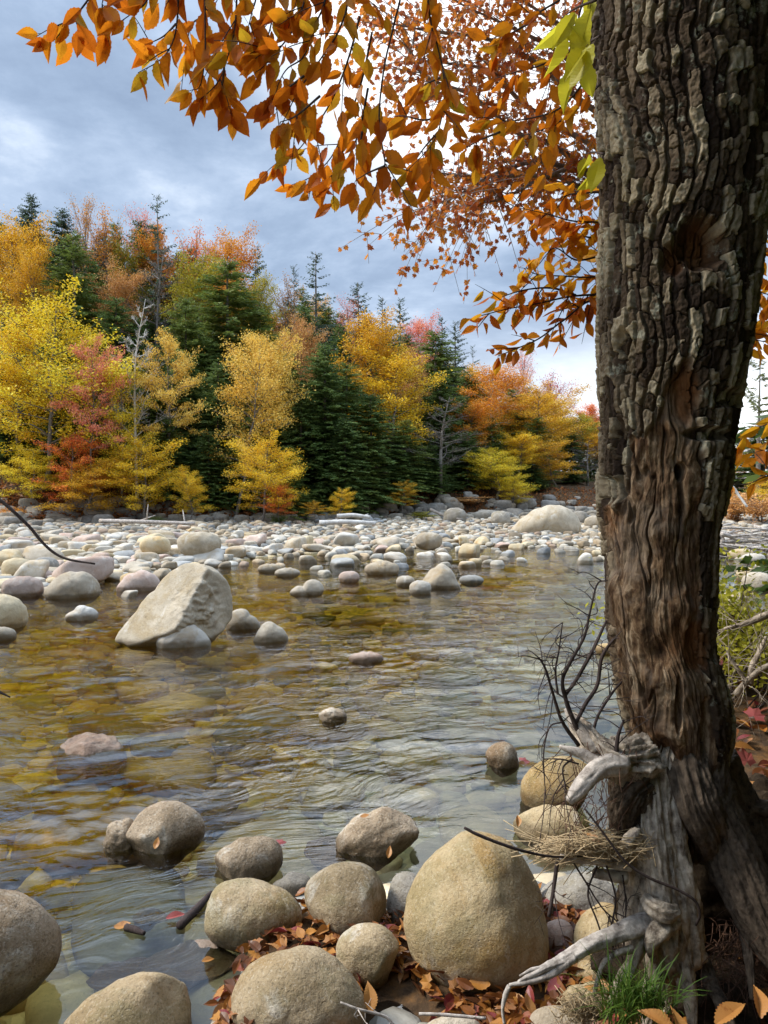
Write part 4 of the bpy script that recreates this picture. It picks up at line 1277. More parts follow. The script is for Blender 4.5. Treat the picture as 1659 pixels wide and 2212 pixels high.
T('sparse', 1210, 792, 54.0, 42, 'red', 'thin red maple on the skyline near the big trunk', var=1)
T('dec', 1290, 866, 56.0, 44, 'flame', 'flame red tree touching the left edge of the big trunk', var=7)
T('dec', 1268, 900, 52.0, 44, 'orange', 'orange tree beside the flame red one', var=6)
T('dec', 1290, 950, 47.0, 40, 'gold', 'gold tree low beside the big trunk edge', var=4)
T('bare', 952, 860, 36.0, 80, None, 'leafless grey-trunked tree at the right end of the hemlock wall', bark='bark_far', var=1)
T('bare', 1270, 950, 43.0, 50, None, 'leafless grey brushy tree by the big trunk edge', var=0)
T('dec', 870, 1035, 33.5, 30, 'gold', 'wispy orange-gold sapling below the leafless grey-trunked tree', var=3)
# --- skyline, left to right
T('dec', 30, 446, 40.0, 80, 'gold', 'tall amber tree on the skyline in the upper left corner', var=6)
T('dec', 90, 520, 38.0, 60, 'gold', 'amber tree below the leftmost skyline spruce', var=7)
T('con', 66, 418, 45.0, 40, 'spruce', 'leftmost spire of dark conifer on the skyline', var=0)
T('con', 132, 448, 43.0, 34, 'spruce', 'dark narrow conifer second from the left on the skyline', var=2)
T('con', 158, 500, 38.0, 78, 'hemlock_light', 'broad mid-green hemlock under the second skyline spire', var=1)
T('sparse', 175, 412, 46.0, 52, 'tan', 'thin orange-tan tree with bare tops between the left skyline conifers', var=0)
T('sparse', 235, 440, 46.0, 52, 'orange', 'thin pale orange tree left of the ragged skyline pine', var=1)
T('sparse', 288, 430, 47.0, 44, 'pink', 'thin coral tree touching the ragged skyline pine', var=0)
T('dec', 245, 560, 40.0, 62, 'tan', 'tan-orange half-bare tree under the coral skyline tree', var=6)
T('spr', 340, 420, 45.0, 62, 'spruce', 'dark ragged-topped pine standing highest on the skyline', var=1)
T('bare', 335, 530, 40.0, 80, None, 'leafless grey tree below the ragged skyline pine', var=1)
T('sparse', 425, 462, 46.0, 36, 'flame', 'thin orange-red tree right of the ragged skyline pine', var=1)
T('dec', 495, 474, 45.0, 62, 'orange', 'round orange tree on the skyline left of the notch', var=6)
T('dec', 440, 540, 42.0, 72, 'olive', 'olive yellow tree below the round orange skyline tree', var=7)
T('dec', 545, 580, 42.0, 48, 'olive', 'olive tree at the right shoulder of the left woods', var=6)
T('spr', 552, 528, 47.0, 28, 'spruce', 'thin grey-green spruce tip at the skyline notch', var=2)
T('con', 490, 560, 39.5, 98, 'hemlock_light', 'massive mid-green hemlock under the olive yellow tree', var=3)
T('sparse', 612, 586, 46.0, 40, 'tan', 'thin tan-pink tree right of the skyline notch', var=1)
T('spr', 635, 570, 47.0, 26, 'spruce', 'short dark spruce behind the tall layered one', var=0)
T('spr', 682, 540, 45.0, 62, 'spruce', 'tall layered spruce on the skyline near mid frame', var=0)
T('sparse', 745, 628, 49.0, 32, 'pink', 'thin pink tree right of the tall layered spruce', var=0)
T('spr', 775, 606, 50.0, 42, 'spruce', 'grey-green spruce second right of the tall layered one', var=2)
T('spr', 826, 638, 51.0, 40, 'spruce', 'small grey-green spruce third right of the tall layered one', var=0)
T('spr', 866, 640, 52.0, 26, 'spruce', 'slim spruce left of the coral red skyline maple', var=2)
T('dec', 908, 666, 50.0, 42, 'pink', 'coral red maple on the skyline right of centre', var=6)
T('spr', 955, 680, 50.0, 40, 'spruce', 'dark spruce above the broad hemlock right of centre', var=0)
T('spr', 985, 690, 51.0, 32, 'spruce', 'rightmost tall dark spruce on the descending skyline', var=2)
T('con', 940, 712, 44.0, 82, 'hemlock_light', 'broad deep-green hemlock on the descending right slope', var=1)
T('spr', 1022, 745, 62.0, 26, 'spruce', 'small faint conifer far off on the low skyline', var=1)
T('dec', 870, 745, 42.0, 44, 'tan', 'faded tan crown behind the large yellow tree', var=7)
# --- dark wall of hemlocks
wall = [(700, 740, 34.0, 112, 0), (800, 850, 34.5, 110, 3), (872, 905, 35.5, 80, 1), (650, 850, 33.2, 80, 2), (745, 900, 33.0, 78, 0), (560, 790, 34.0, 80, 1), (400, 640, 37.0, 96, 3), (250, 640, 37.0, 90, 0),
        (395, 760, 34.2, 84, 2), (470, 780, 33.6, 70, 1), (620, 760, 35.5, 90, 3), (1010, 800, 42.0, 74, 0), (1105, 838, 45.0, 66, 1), (950, 800, 39.0, 70, 2), (1160, 900, 43.0, 60, 3), (1235, 930, 46.0, 54, 0),
        (100, 740, 34.0, 90, 1), (200, 790, 33.5, 84, 3), (320, 770, 33.4, 80, 0), (20, 760, 34.0, 90, 2), (20, 900, 32.0, 70, 1), (130, 880, 32.0, 70, 0), (245, 900, 31.8, 70, 3), (360, 900, 31.8, 74, 2), (450, 930, 31.8, 66, 0),
        (530, 900, 32.2, 70, 1), (620, 960, 31.6, 64, 3), (1010, 930, 38.0, 62, 1), (930, 960, 36.5, 50, 3), (1150, 1000, 40.0, 50, 2), (1060, 900, 40.5, 60, 3), (1290, 990, 46.0, 44, 1), (1240, 1020, 43.0, 40, 2),
        (320, 640, 41.0, 80, 1), (560, 660, 40.5, 80, 0), (660, 660, 41.5, 70, 2), (740, 700, 42.0, 80, 1), (840, 700, 46.0, 80, 3), (60, 600, 40.0, 90, 3), (200, 560, 43.0, 70, 2), (420, 600, 44.0, 70, 0), (880, 720, 47.0, 60, 0)]
wall = [(u, v, d, hw * 0.66, k) for u, v, d, hw, k in wall] + [(u + 48, v + 40 + (k * 37 % 60), d + 0.9, hw * 0.55, (k + 1) % 4) for u, v, d, hw, k in wall[::1] if u < 1240 and d < 40]
for i, (u, v, d, hw, k) in enumerate(wall):
    T('con', u, v, d, hw, 'hemlock_light' if i % 4 == 2 else 'hemlock', 'dark green hemlock in the shaded wall of hemlocks across the river', group='hemlocks of the far woods', bark='bark_dark', var=k)
sky_u = [0, 100, 200, 300, 350, 420, 530, 560, 620, 690, 740, 800, 900, 980, 1010, 1080, 1150, 1230, 1290]
sky_v = [445, 440, 440, 440, 440, 485, 505, 590, 600, 575, 645, 645, 690, 705, 765, 785, 800, 850, 885]
fq = np.random.RandomState(19)
for i, u in enumerate(np.arange(5, 1300, 27)):
    v = np.interp(u, sky_u, sky_v) + fq.uniform(28, 85)
    d = np.interp(u, [0, 600, 1300], [46, 49, 58]) + fq.uniform(-1, 3)
    if i % 3 == 1:
        T('dec', u, v, d, fq.uniform(40, 56), ['tan', 'gold', 'olive', 'orange'][fq.randint(4)], 'hazy autumn-coloured crown filling the back row of the far woods', group='back row crowns of the far woods', var=6 + i % 2)
    else:
        T('con', u, v, d, fq.uniform(36, 52), ['hemlock', 'hemlock_light', 'spruce'][fq.randint(3)], 'dark conifer filling the back row behind the far woods', group='back row conifers of the far woods', bark='bark_dark', var=fq.randint(4))
for i, (u, v, d, hw) in enumerate([(1090, 800, 47, 52), (1130, 850, 45, 50), (1195, 840, 48, 54), (1245, 890, 48, 50), (1010, 860, 40, 46), (1280, 930, 46, 44), (1120, 930, 40, 44)]):
    T('dec', u, v, d, hw, ['orange', 'gold', 'yellow', 'olive'][i % 4], 'rounded autumn crown packed into the descending right slope of the far woods', group='packed crowns of the right slope', var=6 + i % 2)

# --- far right, through the gap
T('pine', 1642, 770, 42.0, 95, 'pine', 'tall open pine with bare lower trunk at the right edge beyond the river', var=0)
T('con', 1650, 900, 44.0, 70, 'hemlock', 'dark fir standing under the tall open pine', var=2)
T('con', 1570, 1000, 60.0, 50, 'hemlock', 'far dark fir hidden low beside the trunk on the right', var=1)
T('dec', 1600, 960, 46.0, 46, 'orange', 'pale orange tree beyond the river at the right gap', var=1)
T('dec', 1680, 1020, 36.0, 50, 'yellow', 'low yellow tree at the right frame edge behind the driftwood', var=2)
for u, v, d, hw, mt, lb in [(1585, 1062, 33.0, 50, 'tan', 'russet twiggy bush behind the driftwood heap, nearest the trunk'), (1645, 1058, 31.0, 56, 'tan', 'reddish bush behind the driftwood heap at the right edge'),
                            (600, 1108, 29.6, 20, 'hemlock_light', 'low green bush at the bank foot below the vivid yellow tree'), (332, 1122, 29.0, 16, 'hemlock_light', 'small green bush by the fallen log on the far bar'),
                            (905, 1104, 33.5, 30, 'olive', 'olive bush beside the dark grey round boulder'), (1010, 1088, 36.0, 36, 'tan', 'rusty bush between the dark round boulder and the lime sapling'), (20, 1092, 28.8, 26, 'orange', 'low orange bush at the extreme left of the bank')]:
    T('shrub', u, v, d, hw, mt, lb)
# bracken and fallen leaves under the left trees
b = MB()
q = np.random.RandomState(9)
n = 9000
x = q.uniform(-17, -4.5, n)
y = far_bank(x) + np.abs(q.randn(n)) * 1.4 + 0.1
leaf_quads(b, q, np.stack([x, y, terrain(x, y) + q.uniform(0, 0.34, n) * (q.rand(n) < 0.6)], -1), 0.16, flat=0.9)
n = 5000
x = q.uniform(-6, 14, n)
y = far_bank(x) + np.abs(q.randn(n)) * 1.6 + 0.4
leaf_quads(b, q, np.stack([x, y, terrain(x, y) + q.uniform(0, 0.15, n)], -1), 0.12, flat=0.9)
o = b.build('bracken', M['bracken'], smooth=False)
tag(o, 'rusty dead bracken and leaves on the far bank under the trees', 'bracken', kind='stuff')


# --- drift logs across the river
def log_thing(name, label, cat, ends, r, mat, stubs=0, group=None):
    b = MB()
    P = spline(np.array(ends), 14)
    L = np.linalg.norm(P[-1] - P[0])
    add_tube(b, P, r * np.linspace(1, 0.7, 14), 10, gnarl=0.18, gs=1.0, seed=ends[0][0])
    for k in range(stubs):
        i = random.randint(2, 12)
        dd = norm(np.random.RandomState(k + 3).randn(3) + [0, 0, 0.6])
        add_tube(b, np.array([P[i], P[i] + dd * L * 0.10, P[i] + dd * L * 0.18]), [r * 0.4, r * 0.3, r * 0.15], 5)
    return tag(recentre(b.build(name, M[mat])), label, cat, group)


def flat_pt(u, v, d, dz=0.1):
    p = at(u, v, d)
    return (p[0], p[1], gz(p[0], p[1]) + dz)


log_thing('fallen_log', 'grey fallen log lying on the far bar at left', 'log', [flat_pt(216, 1135, 27.5, 0.22), flat_pt(290, 1138, 27.2, 0.24), flat_pt(420, 1142, 27.0, 0.18)], 0.085, 'drift', 4)
log_thing('birch_log', 'white birch log on the far bar, the longer and lower one', 'log', [flat_pt(690, 1146, 28.0, 0.22), flat_pt(750, 1146, 28.0, 0.26), flat_pt(812, 1150, 28.2, 0.22)], 0.10, 'bark_pale', 2)
log_thing('birch_log', 'short white birch log lying on top of the longer one', 'log', [flat_pt(728, 1140, 28.6, 0.42), flat_pt(765, 1139, 28.6, 0.46), flat_pt(800, 1142, 28.6, 0.40)], 0.09, 'bark_pale', 2)
log_thing('fallen_log', 'dark log slanting down beside the dark round boulder', 'log', [flat_pt(930, 1108, 32, 0.5), flat_pt(965, 1122, 31.5, 0.25), flat_pt(1000, 1130, 31.0, 0.15)], 0.07, 'bark_far', 1)
log_thing('snag_pole', 'white dead pole leaning right of the trunk above the driftwood heap', 'dead stem', [tuple(at(1575, 1040, 27)), tuple(at(1592, 1065, 27)), tuple(at(1614, 1095, 26.8))], 0.055, 'bark_pale', 0)
# driftwood heap
b = MB()
q = np.random.RandomState(15)
cx, cy = at(1615, 1150, 20.5)[:2]
hz = max(gz(cx, cy), 0.0)
for k in range(150):
    L = q.uniform(0.6, 3.2) if k < 60 else q.uniform(0.4, 1.5)
    az = q.normal(0.15, 0.55)
    c0 = np.array([cx + q.normal(0.3, 1.4), cy + q.normal(0, 0.5), hz + abs(q.normal(0.25, 0.26))])
    c0[2] = min(c0[2], hz + 0.75)
    d = np.array([math.cos(az), math.sin(az) * 0.6, q.normal(0, 0.14)])
    P = spline(np.array([c0 - d * L / 2, c0 + q.randn(3) * 0.04 * L, c0 + d * L / 2]), 6)
    add_tube(b, P, np.linspace(1, 0.5, 6) * (q.uniform(0.03, 0.075) if k < 40 else q.uniform(0.01, 0.028)), 6)
o = recentre(b.build('driftwood_heap', M['drift']))
tag(o, 'tangled heap of bleached driftwood on the far shore right of the trunk', 'driftwood')


# ------------------------------------------------------------------ the big leaning trunk in the foreground
TD = 2.5
TV = np.array([-1150, -500, 0, 100, 200, 300, 400, 500, 600, 700, 800, 900, 1000, 1060, 1100, 1150, 1200, 1300, 1400, 1500, 1560, 1620, 1680, 1730, 1790, 1850])
TL = np.array([1240, 1250, 1266, 1279, 1289, 1297, 1300, 1301, 1300, 1293, 1294, 1302, 1300, 1296, 1294, 1306, 1311, 1309, 1313, 1334, 1350, 1366, 1388, 1408, 1420, 1430])
TR = np.array([1700, 1690, 1668, 1668, 1666, 1662, 1656, 1649, 1640, 1626, 1608, 1594, 1582, 1572, 1564, 1558, 1554, 1551, 1553, 1578, 1584, 1578, 1568, 1566, 1562, 1550])
NZ, NTH = 1250, 560
vv = np.concatenate([np.linspace(-1150, -40, 90), np.linspace(-36, 1850, NZ - 90)])


def smooth_interp(x, xp, fp, wd=18):
    g = np.arange(-1300, 2001, 4.0)
    f = np.interp(g, xp, fp)
    k = np.exp(-0.5 * (np.arange(-30, 31) * 4.0 / wd) ** 2)
    f = np.convolve(np.pad(f, 30, 'edge'), k / k.sum(), 'valid')
    return np.interp(x, g, f)


tl, tr = smooth_interp(vv, TV, TL), smooth_interp(vv, TV, TR)
PL = np.array([at(u, v, TD) for u, v in zip(tl, vv)])
PR = np.array([at(u, v, TD) for u, v in zip(tr, vv)])
AX = (PL + PR) / 2 + np.array([0, 0.02, 0])
RAD = np.linalg.norm(PR - PL, axis=1) / 2 * 0.97
th = np.concatenate([np.linspace(-0.15, math.pi + 0.15, 430, endpoint=False), np.linspace(math.pi + 0.15, 2 * math.pi - 0.15, 130, endpoint=False)])
TH, VV = np.meshgrid(th, vv)
RR = np.repeat(RAD[:, None], NTH, 1)
ZM = np.repeat(AX[:, 2][:, None], NTH, 1)
arc = (TH - math.pi / 2) * 0.205
cyl = np.stack([np.cos(TH) * 0.2, np.sin(TH) * 0.2, ZM], -1).reshape(-1, 3)
shp = TH.shape


def pn(sx, sz, o=3, off=0.0):
    return fbm(cyl * np.array([sx, sx, sz]) + off, o).reshape(shp)


side = (1 + np.cos(TH)) / 2                 # 0 left edge, 1 right edge
front = np.sin(TH)
# where the bark is gone: a long scar from above the knot hole down to the foot
vb = 985 + 130 * pn(7, 4, 3) - 150 * np.exp(-((side - 0.42) / 0.2) ** 2) + 900 * sstep(side, 0.62, 0.80) + 130 * sstep(side, 0.10, 0.03)
bark = 1 - sstep(VV + 40 * pn(16, 9, 2, 4), vb - 25, vb + 25)
bark = np.maximum(bark, sstep(front, 0.1, -0.3))
bark = np.maximum(bark, sstep(VV, 1650, 1700) * 0.6)
# bark plates: columns that wander, broken across at uneven heights
cw = 0.030
uw = arc / cw + 1.1 * pn(5, 3.0, 3, 9) + 0.26 * pn(24, 16, 3, 3)
ci = np.floor(uw)
fu = uw - ci
hsh = lambda a_: np.modf(np.abs(np.sin(a_ * 12.9898 + 4.1) * 43758.5453))[0]
rowh = 0.040 + 0.075 * hsh(ci)
vw = ZM / rowh + hsh(ci + 7.7) * 5 + 0.9 * pn(16, 12, 3, 13)
ri = np.floor(vw)
fv = vw - ri
dx = np.minimum(fu, 1 - fu) * cw
dy = np.minimum(fv, 1 - fv) * rowh
edge = sstep(dx, 0.0010 + 0.002 * hsh(ci * 1.7), 0.0040 + 0.003 * hsh(ci * 3.1 + ri)) * (0.22 + 0.78 * sstep(dy, 0.0003 + 0.0012 * hsh(ri * 2.9 + ci), 0.0036))
pid = hsh(ci * 17.3 + ri * 3.7)
plate = edge * (0.55 + 0.6 * pid + 0.8 * (fu - 0.5) * (hsh(ci * 9.1 + ri * 2.3) - 0.5) + 0.5 * (fv - 0.5) * (hsh(ri * 5.1 + ci) - 0.3))
disp_b = 0.024 * plate + 0.0040 * pn(85, 55, 4, 21) + 0.010 * pn(6, 3, 2, 2)
# bare wood: long grain, swellings and a few deep grooves
twist = 0.35 * pn(4, 2.2, 2, 71) + 0.12 * pn(11, 6, 2, 77)
cyl0 = cyl.copy()
cyl = np.stack([np.cos(TH + twist) * 0.2, np.sin(TH + twist) * 0.2, ZM], -1).reshape(-1, 3)
grain = pn(42, 3.8, 4, 31)
groove = -0.018 * sstep(np.abs(pn(9, 1.6, 3, 41)), 0.07, 0.0)
disp_w = 0.0055 * grain + 0.016 * pn(7, 5, 3, 51) + groove + 0.003 * pn(70, 30, 2, 61)
cyl = cyl0
disp_w = disp_w + 0.014 * pn(5, 6.5, 2, 81) + 0.006 * pn(16, 15, 2, 85)
disp = (disp_b - 0.014) * bark + (disp_w - 0.012) * (1 - bark)


def hole(u, v, ru, rv, depth, p=2.0):
    uu = tl[:, None] + (tr - tl)[:, None] * side
    dd = ((uu - u) / ru) ** 2 + ((VV - v) / rv) ** 2 + 0.35 * pn(18, 18, 2, u)
    return np.where(front > 0, -depth * sstep(dd, 1.5, 0.35), 0)


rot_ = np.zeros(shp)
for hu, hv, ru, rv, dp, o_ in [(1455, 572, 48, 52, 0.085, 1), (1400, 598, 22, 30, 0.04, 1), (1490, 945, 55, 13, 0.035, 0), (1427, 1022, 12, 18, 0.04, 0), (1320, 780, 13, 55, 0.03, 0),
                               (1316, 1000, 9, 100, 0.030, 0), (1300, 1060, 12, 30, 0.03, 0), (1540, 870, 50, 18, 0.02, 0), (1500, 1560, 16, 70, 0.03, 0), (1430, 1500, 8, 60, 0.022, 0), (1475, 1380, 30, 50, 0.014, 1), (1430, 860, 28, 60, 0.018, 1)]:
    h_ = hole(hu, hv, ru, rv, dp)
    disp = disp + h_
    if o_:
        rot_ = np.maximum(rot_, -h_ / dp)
RR = RR + disp - 0.009
V = AX[:, None] + RR[..., None] * (np.cos(TH)[..., None] * RGT - np.sin(TH)[..., None] * np.array([0, 1.0, 0]))
a = (np.arange(NZ - 1)[:, None] * NTH + np.arange(NTH)[None]).ravel()
bb = (np.arange(NZ - 1)[:, None] * NTH + (np.arange(NTH)[None] + 1) % NTH).ravel()
FT = np.stack([a, a + NTH, bb + NTH, bb], 1)

m, t = new_mat('weathered_trunk')
pos = t.n('ShaderNodeNewGeometry').outputs['Position']
fb = t.n('ShaderNodeAttribute', attribute_name='bark').outputs['Fac']
fp_ = t.n('ShaderNodeAttribute', attribute_name='plate').outputs['Fac']
fr_ = t.n('ShaderNodeAttribute', attribute_name='rot').outputs['Fac']
n1 = t.noise(pos, 40, 6, 0.7)[0]
bcol = t.ramp(t.math('ADD', t.math('MULTIPLY', fp_, 0.55), t.math('MULTIPLY', n1, 0.45)), [(0.24, (0.022, 0.013, 0.008)), (0.46, (0.058, 0.039, 0.023)), (0.62, (0.125, 0.094, 0.060)), (0.80, (0.31, 0.265, 0.18))])
lich = t.ss(t.noise(pos, 13, 5, 0.7)[0], 0.56, 0.66)
bcol = t.mix(t.math('MULTIPLY', lich, 0.5), bcol, (0.34, 0.35, 0.27))
n2 = t.noise(t.vmath('ADD', t.vmath('MULTIPLY', pos, (34, 34, 3.4)), t.scale(t.noise(pos, 5.5, 4)[1], 3.2)), 1.0, 7, 0.7, 0.5)[0]
n3 = t.noise(pos, 4.5, 4, 0.6)[0]
wcol = t.ramp(n2, [(0.30, (0.018, 0.009, 0.005)), (0.43, (0.06, 0.032, 0.015)), (0.54, (0.13, 0.08, 0.042)), (0.66, (0.30, 0.22, 0.14)), (0.78, (0.44, 0.36, 0.25))])
wcol = t.mix(t.math('MULTIPLY', t.ss(n3, 0.5, 0.68), 0.6), wcol, t.mix(1.0, wcol, (1.25, 0.72, 0.30), 'MULTIPLY'))
pz = t.sep(pos)[2]
wcol = t.mix(t.math('MULTIPLY', t.ss(t.noise(pos, 7, 5, 0.65)[0], 0.46, 0.62), 0.45), wcol, (0.17, 0.135, 0.10))
col = t.mix(fb, wcol, bcol)
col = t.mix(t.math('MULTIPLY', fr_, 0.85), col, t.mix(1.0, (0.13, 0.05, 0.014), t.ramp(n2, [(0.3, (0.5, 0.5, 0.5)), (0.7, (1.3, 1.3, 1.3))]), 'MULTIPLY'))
bump = t.n('ShaderNodeBump', {'Strength': 0.6, 'Distance': 0.006, 'Height': t.math('ADD', n1, t.math('MULTIPLY', n2, 0.6))})
out(t, t.n('ShaderNodeBsdfPrincipled', {'Base Color': col, 'Roughness': 0.92, 'Normal': bump, 'Specular IOR Level': 0.2}))
M['trunk'] = m

foot = AX[-1]
lean = empty('leaning_tree', (foot[0], foot[1], 0.15), 'big old tree with scarred furrowed trunk and bare washed-out roots at right', 'tree')
b = MB()
b.add(V.reshape(-1, 3), FT)
trunk = b.build('trunk', M['trunk'], lean)
attr(trunk, 'bark', bark.ravel())
attr(trunk, 'plate', pid.ravel())
attr(trunk, 'rot', rot_.ravel())


def root(pts, r, k=28, g=0.22, name='root', mat='root', step=0.007, gs=1.0, label=None, flat=1.0):
    """pts: (u, v, depth) in photo coordinates, r in photo pixels at that depth"""
    W = np.array([at(u, v, d) for u, v, d in pts])
    rd = np.array([x_ / FPX * p[2] for x_, p in zip(r, pts)])
    L = np.linalg.norm(np.diff(W, axis=0), axis=1).sum()
    n = int(max(12, L / step))
    D = spline(np.c_[W, rd], n)
    b_ = MB()
    add_tube(b_, D[:, :3], np.clip(D[:, 3], 0.002, None), k, gnarl=g, gs=gs, seed=pts[0][0] * 0.13)
    o_ = b_.build(name, M[mat], lean)
    if label:
        o_['label'] = label
    return o_


# main legs of the root mass
root([(1430, 1560, 2.52), (1405, 1680, 2.46), (1408, 1780, 2.42), (1420, 1880, 2.40), (1432, 1970, 2.39), (1440, 2050, 2.40), (1450, 2085, 2.42)], [45, 50, 56, 66, 74, 70, 40], k=120, g=0.34, step=0.004, label='thick pale leg of the root mass standing on several toes')
root([(1500, 1600, 2.50), (1520, 1710, 2.46), (1560, 1800, 2.42), (1605, 1900, 2.38), (1650, 1990, 2.34), (1720, 2110, 2.28)], [60, 62, 52, 48, 46, 40], k=100, g=0.30, step=0.0045, mat='root_dark', label='thick dark root slanting down to the right')
root([(1540, 1640, 2.62), (1590, 1750, 2.62), (1650, 1850, 2.62), (1740, 1960, 2.6)], [48, 44, 40, 36], k=70, g=0.3, mat='root_dark')
root([(1455, 1550, 2.56), (1475, 1640, 2.46), (1500, 1725, 2.39), (1530, 1790, 2.40), (1545, 1850, 2.44)], [30, 44, 48, 40, 24], k=90, g=0.34, step=0.005, mat='root_dark')
# shoulder on the left that carries the dead stubs
root([(1400, 1630, 2.44), (1365, 1640, 2.42), (1325, 1640, 2.40), (1285, 1610, 2.42), (1255, 1575, 2.46), (1235, 1545, 2.50)], [46, 46, 38, 26, 20, 9], k=90, g=0.5, step=0.005, label='pale splintered stub of a dead root')
root([(1390, 1690, 2.42), (1362, 1720, 2.40), (1352, 1770, 2.42), (1362, 1830, 2.44), (1372, 1890, 2.44)], [40, 40, 34, 30, 30], k=80, g=0.45, step=0.005, mat='root_dark')
root([(1345, 1652, 2.36), (1305, 1656, 2.33), (1275, 1676, 2.31), (1248, 1708, 2.29), (1228, 1732, 2.28)], [26, 22, 19, 16, 10], k=32, g=0.20, mat='drift', label='bleached broken root bent downwards like an elbow')
root([(1300, 1655, 2.34), (1270, 1635, 2.35), (1240, 1622, 2.36), (1208, 1612, 2.37)], [12, 11, 9, 4], k=20, g=0.3, mat='drift')
root([(1290, 1620, 2.40), (1262, 1588, 2.42), (1240, 1558, 2.44), (1222, 1530, 2.46)], [13, 13, 12, 5], k=18, g=0.3, mat='drift')
root([(1360, 1870, 2.36), (1312, 1862, 2.34), (1262, 1857, 2.32), (1210, 1852, 2.30)], [13, 12, 9, 6], k=18, g=0.2, mat='drift')
root([(1352, 1895, 2.36), (1310, 1890, 2.35), (1284, 1886, 2.34)], [14, 12, 10], k=18, g=0.2, mat='drift')
# long bleached root reaching left over the stones
root([(1420, 1990, 2.34), (1370, 2000, 2.30), (1320, 2022, 2.26), (1270, 2044, 2.22), (1225, 2070, 2.19), (1180, 2090, 2.16), (1120, 2122, 2.13)], [24, 22, 19, 17, 14, 9, 4], k=30, g=0.22, mat='drift', label='long bleached root reaching left over the stones')
root([(1240, 2066, 2.19), (1195, 2100, 2.16), (1155, 2118, 2.14), (1100, 2128, 2.12)], [11, 9, 7, 3], k=16, g=0.25, mat='drift')
root([(1180, 2092, 2.16), (1150, 2094, 2.15), (1122, 2108, 2.14)], [6, 4, 2], k=10, g=0.2, mat='drift')
root([(1395, 1985, 2.33), (1380, 2040, 2.30), (1368, 2080, 2.28), (1345, 2120, 2.26), (1318, 2172, 2.24)], [14, 17, 14, 16, 8], k=26, g=0.35)
root([(1365, 2050, 2.26), (1330, 2060, 2.24), (1305, 2080, 2.22), (1290, 2120, 2.21), (1278, 2168, 2.21)], [9, 7, 6, 5, 3], k=12, g=0.2)
root([(1100, 2130, 2.12), (1092, 2150, 2.12), (1086, 2180, 2.12), (1090, 2215, 2.12)], [5, 6, 4, 3], k=10, g=0.2, mat='drift')
root([(1460, 1990, 2.30), (1425, 2010, 2.26), (1408, 2040, 2.27), (1412, 2075, 2.29)], [16, 20, 14, 8], k=26, g=0.3)
# toes
for pts, r in [([(1420, 2050, 2.36), (1414, 2110, 2.33), (1408, 2175, 2.31), (1402, 2240, 2.30)], [26, 20, 18, 14]),
               ([(1460, 2050, 2.36), (1478, 2110, 2.32), (1490, 2160, 2.30), (1496, 2230, 2.28)], [30, 20, 15, 10]),
               ([(1510, 2060, 2.40), (1535, 2120, 2.34), (1565, 2180, 2.28), (1590, 2250, 2.24)], [16, 15, 14, 14]),
               ([(1600, 1960, 2.38), (1612, 2030, 2.34), (1620, 2090, 2.30), (1628, 2160, 2.26)], [15, 11, 9, 7]),
               ([(1440, 2060, 2.42), (1446, 2120, 2.42), (1440, 2190, 2.42)], [14, 10, 8]),
               ([(1560, 1690, 2.60), (1610, 1735, 2.60), (1660, 1748, 2.58), (1720, 1735, 2.56)], [30, 20, 16, 14])]:
    root(pts, r, k=48, g=0.36, mat='root_dark' if pts[0][0] > 1500 else 'root')
# knobs
for pts, r in [([(1395, 1940, 2.30), (1412, 1960, 2.26), (1440, 1972, 2.25), (1465, 1965, 2.27)], [12, 18, 18, 10]), ([(1375, 1800, 2.36), (1362, 1820, 2.33), (1352, 1836, 2.33)], [16, 18, 8])]:
    root(pts, r, k=28, g=0.4)
# rootlets
q = np.random.RandomState(4)
b = MB()
for k in range(420):
    if k < 260:
        u, v, d = q.uniform(1540, 1668), q.uniform(1980, 2120), q.uniform(2.35, 2.6)
        e = np.array([q.normal(0, 0.09), q.normal(-0.04, 0.05), q.normal(-0.05, 0.06)])
    else:
        u, v, d = q.uniform(1215, 1390), q.uniform(1600, 1800), q.uniform(2.34, 2.5)
        e = np.array([q.normal(-0.03, 0.04), q.normal(-0.02, 0.03), q.normal(-0.07, 0.05)])
    p = at(u, v, d)
    add_tube(b, spline(np.array([p, p + e * 0.5 + q.randn(3) * 0.015, p + e]), 5), [0.0016, 0.0014, 0.0012, 0.001, 0.0007], 3)
o = b.build('rootlets', M['root_hair'], lean)
o['kind'] = 'stuff'

# dark soil held behind the roots
b = MB()
D, F = ico(5)
for cx_, cz_, cd, rx_, rz_, ry_ in [(1520, 1930, 2.78, 0.26, 0.30, 0.22), (1640, 1900, 2.95, 0.35, 0.36, 0.3), (1470, 2080, 2.75, 0.30, 0.14, 0.25), (1600, 2130, 2.62, 0.30, 0.12, 0.22), (1352, 1690, 2.56, 0.055, 0.075, 0.06), (1365, 1960, 2.52, 0.05, 0.10, 0.06)]:
    c_ = at(cx_, cz_, cd)
    b.add(c_ + D * [rx_, ry_, rz_] * (1 + 0.22 * fbm(D * 2.3 + cx_, 4))[:, None], F)
m, t = new_mat('clotted_soil')
pos = t.n('ShaderNodeNewGeometry').outputs['Position']
n1 = t.noise(pos, 26, 8, 0.75)[0]
out(t, t.n('ShaderNodeBsdfPrincipled', {'Base Color': t.ramp(n1, [(0.35, (0.018, 0.012, 0.008)), (0.55, (0.05, 0.034, 0.02)), (0.7, (0.10, 0.07, 0.04))]), 'Roughness': 1.0, 'Specular IOR Level': 0.1,
                                       'Normal': t.n('ShaderNodeBump', {'Strength': 1.0, 'Distance': 0.03, 'Height': n1})}))
M['soil'] = m
o = b.build('soil_clump', m)
tag(o, 'dark clotted soil packed behind the exposed roots', 'soil', kind='structure')


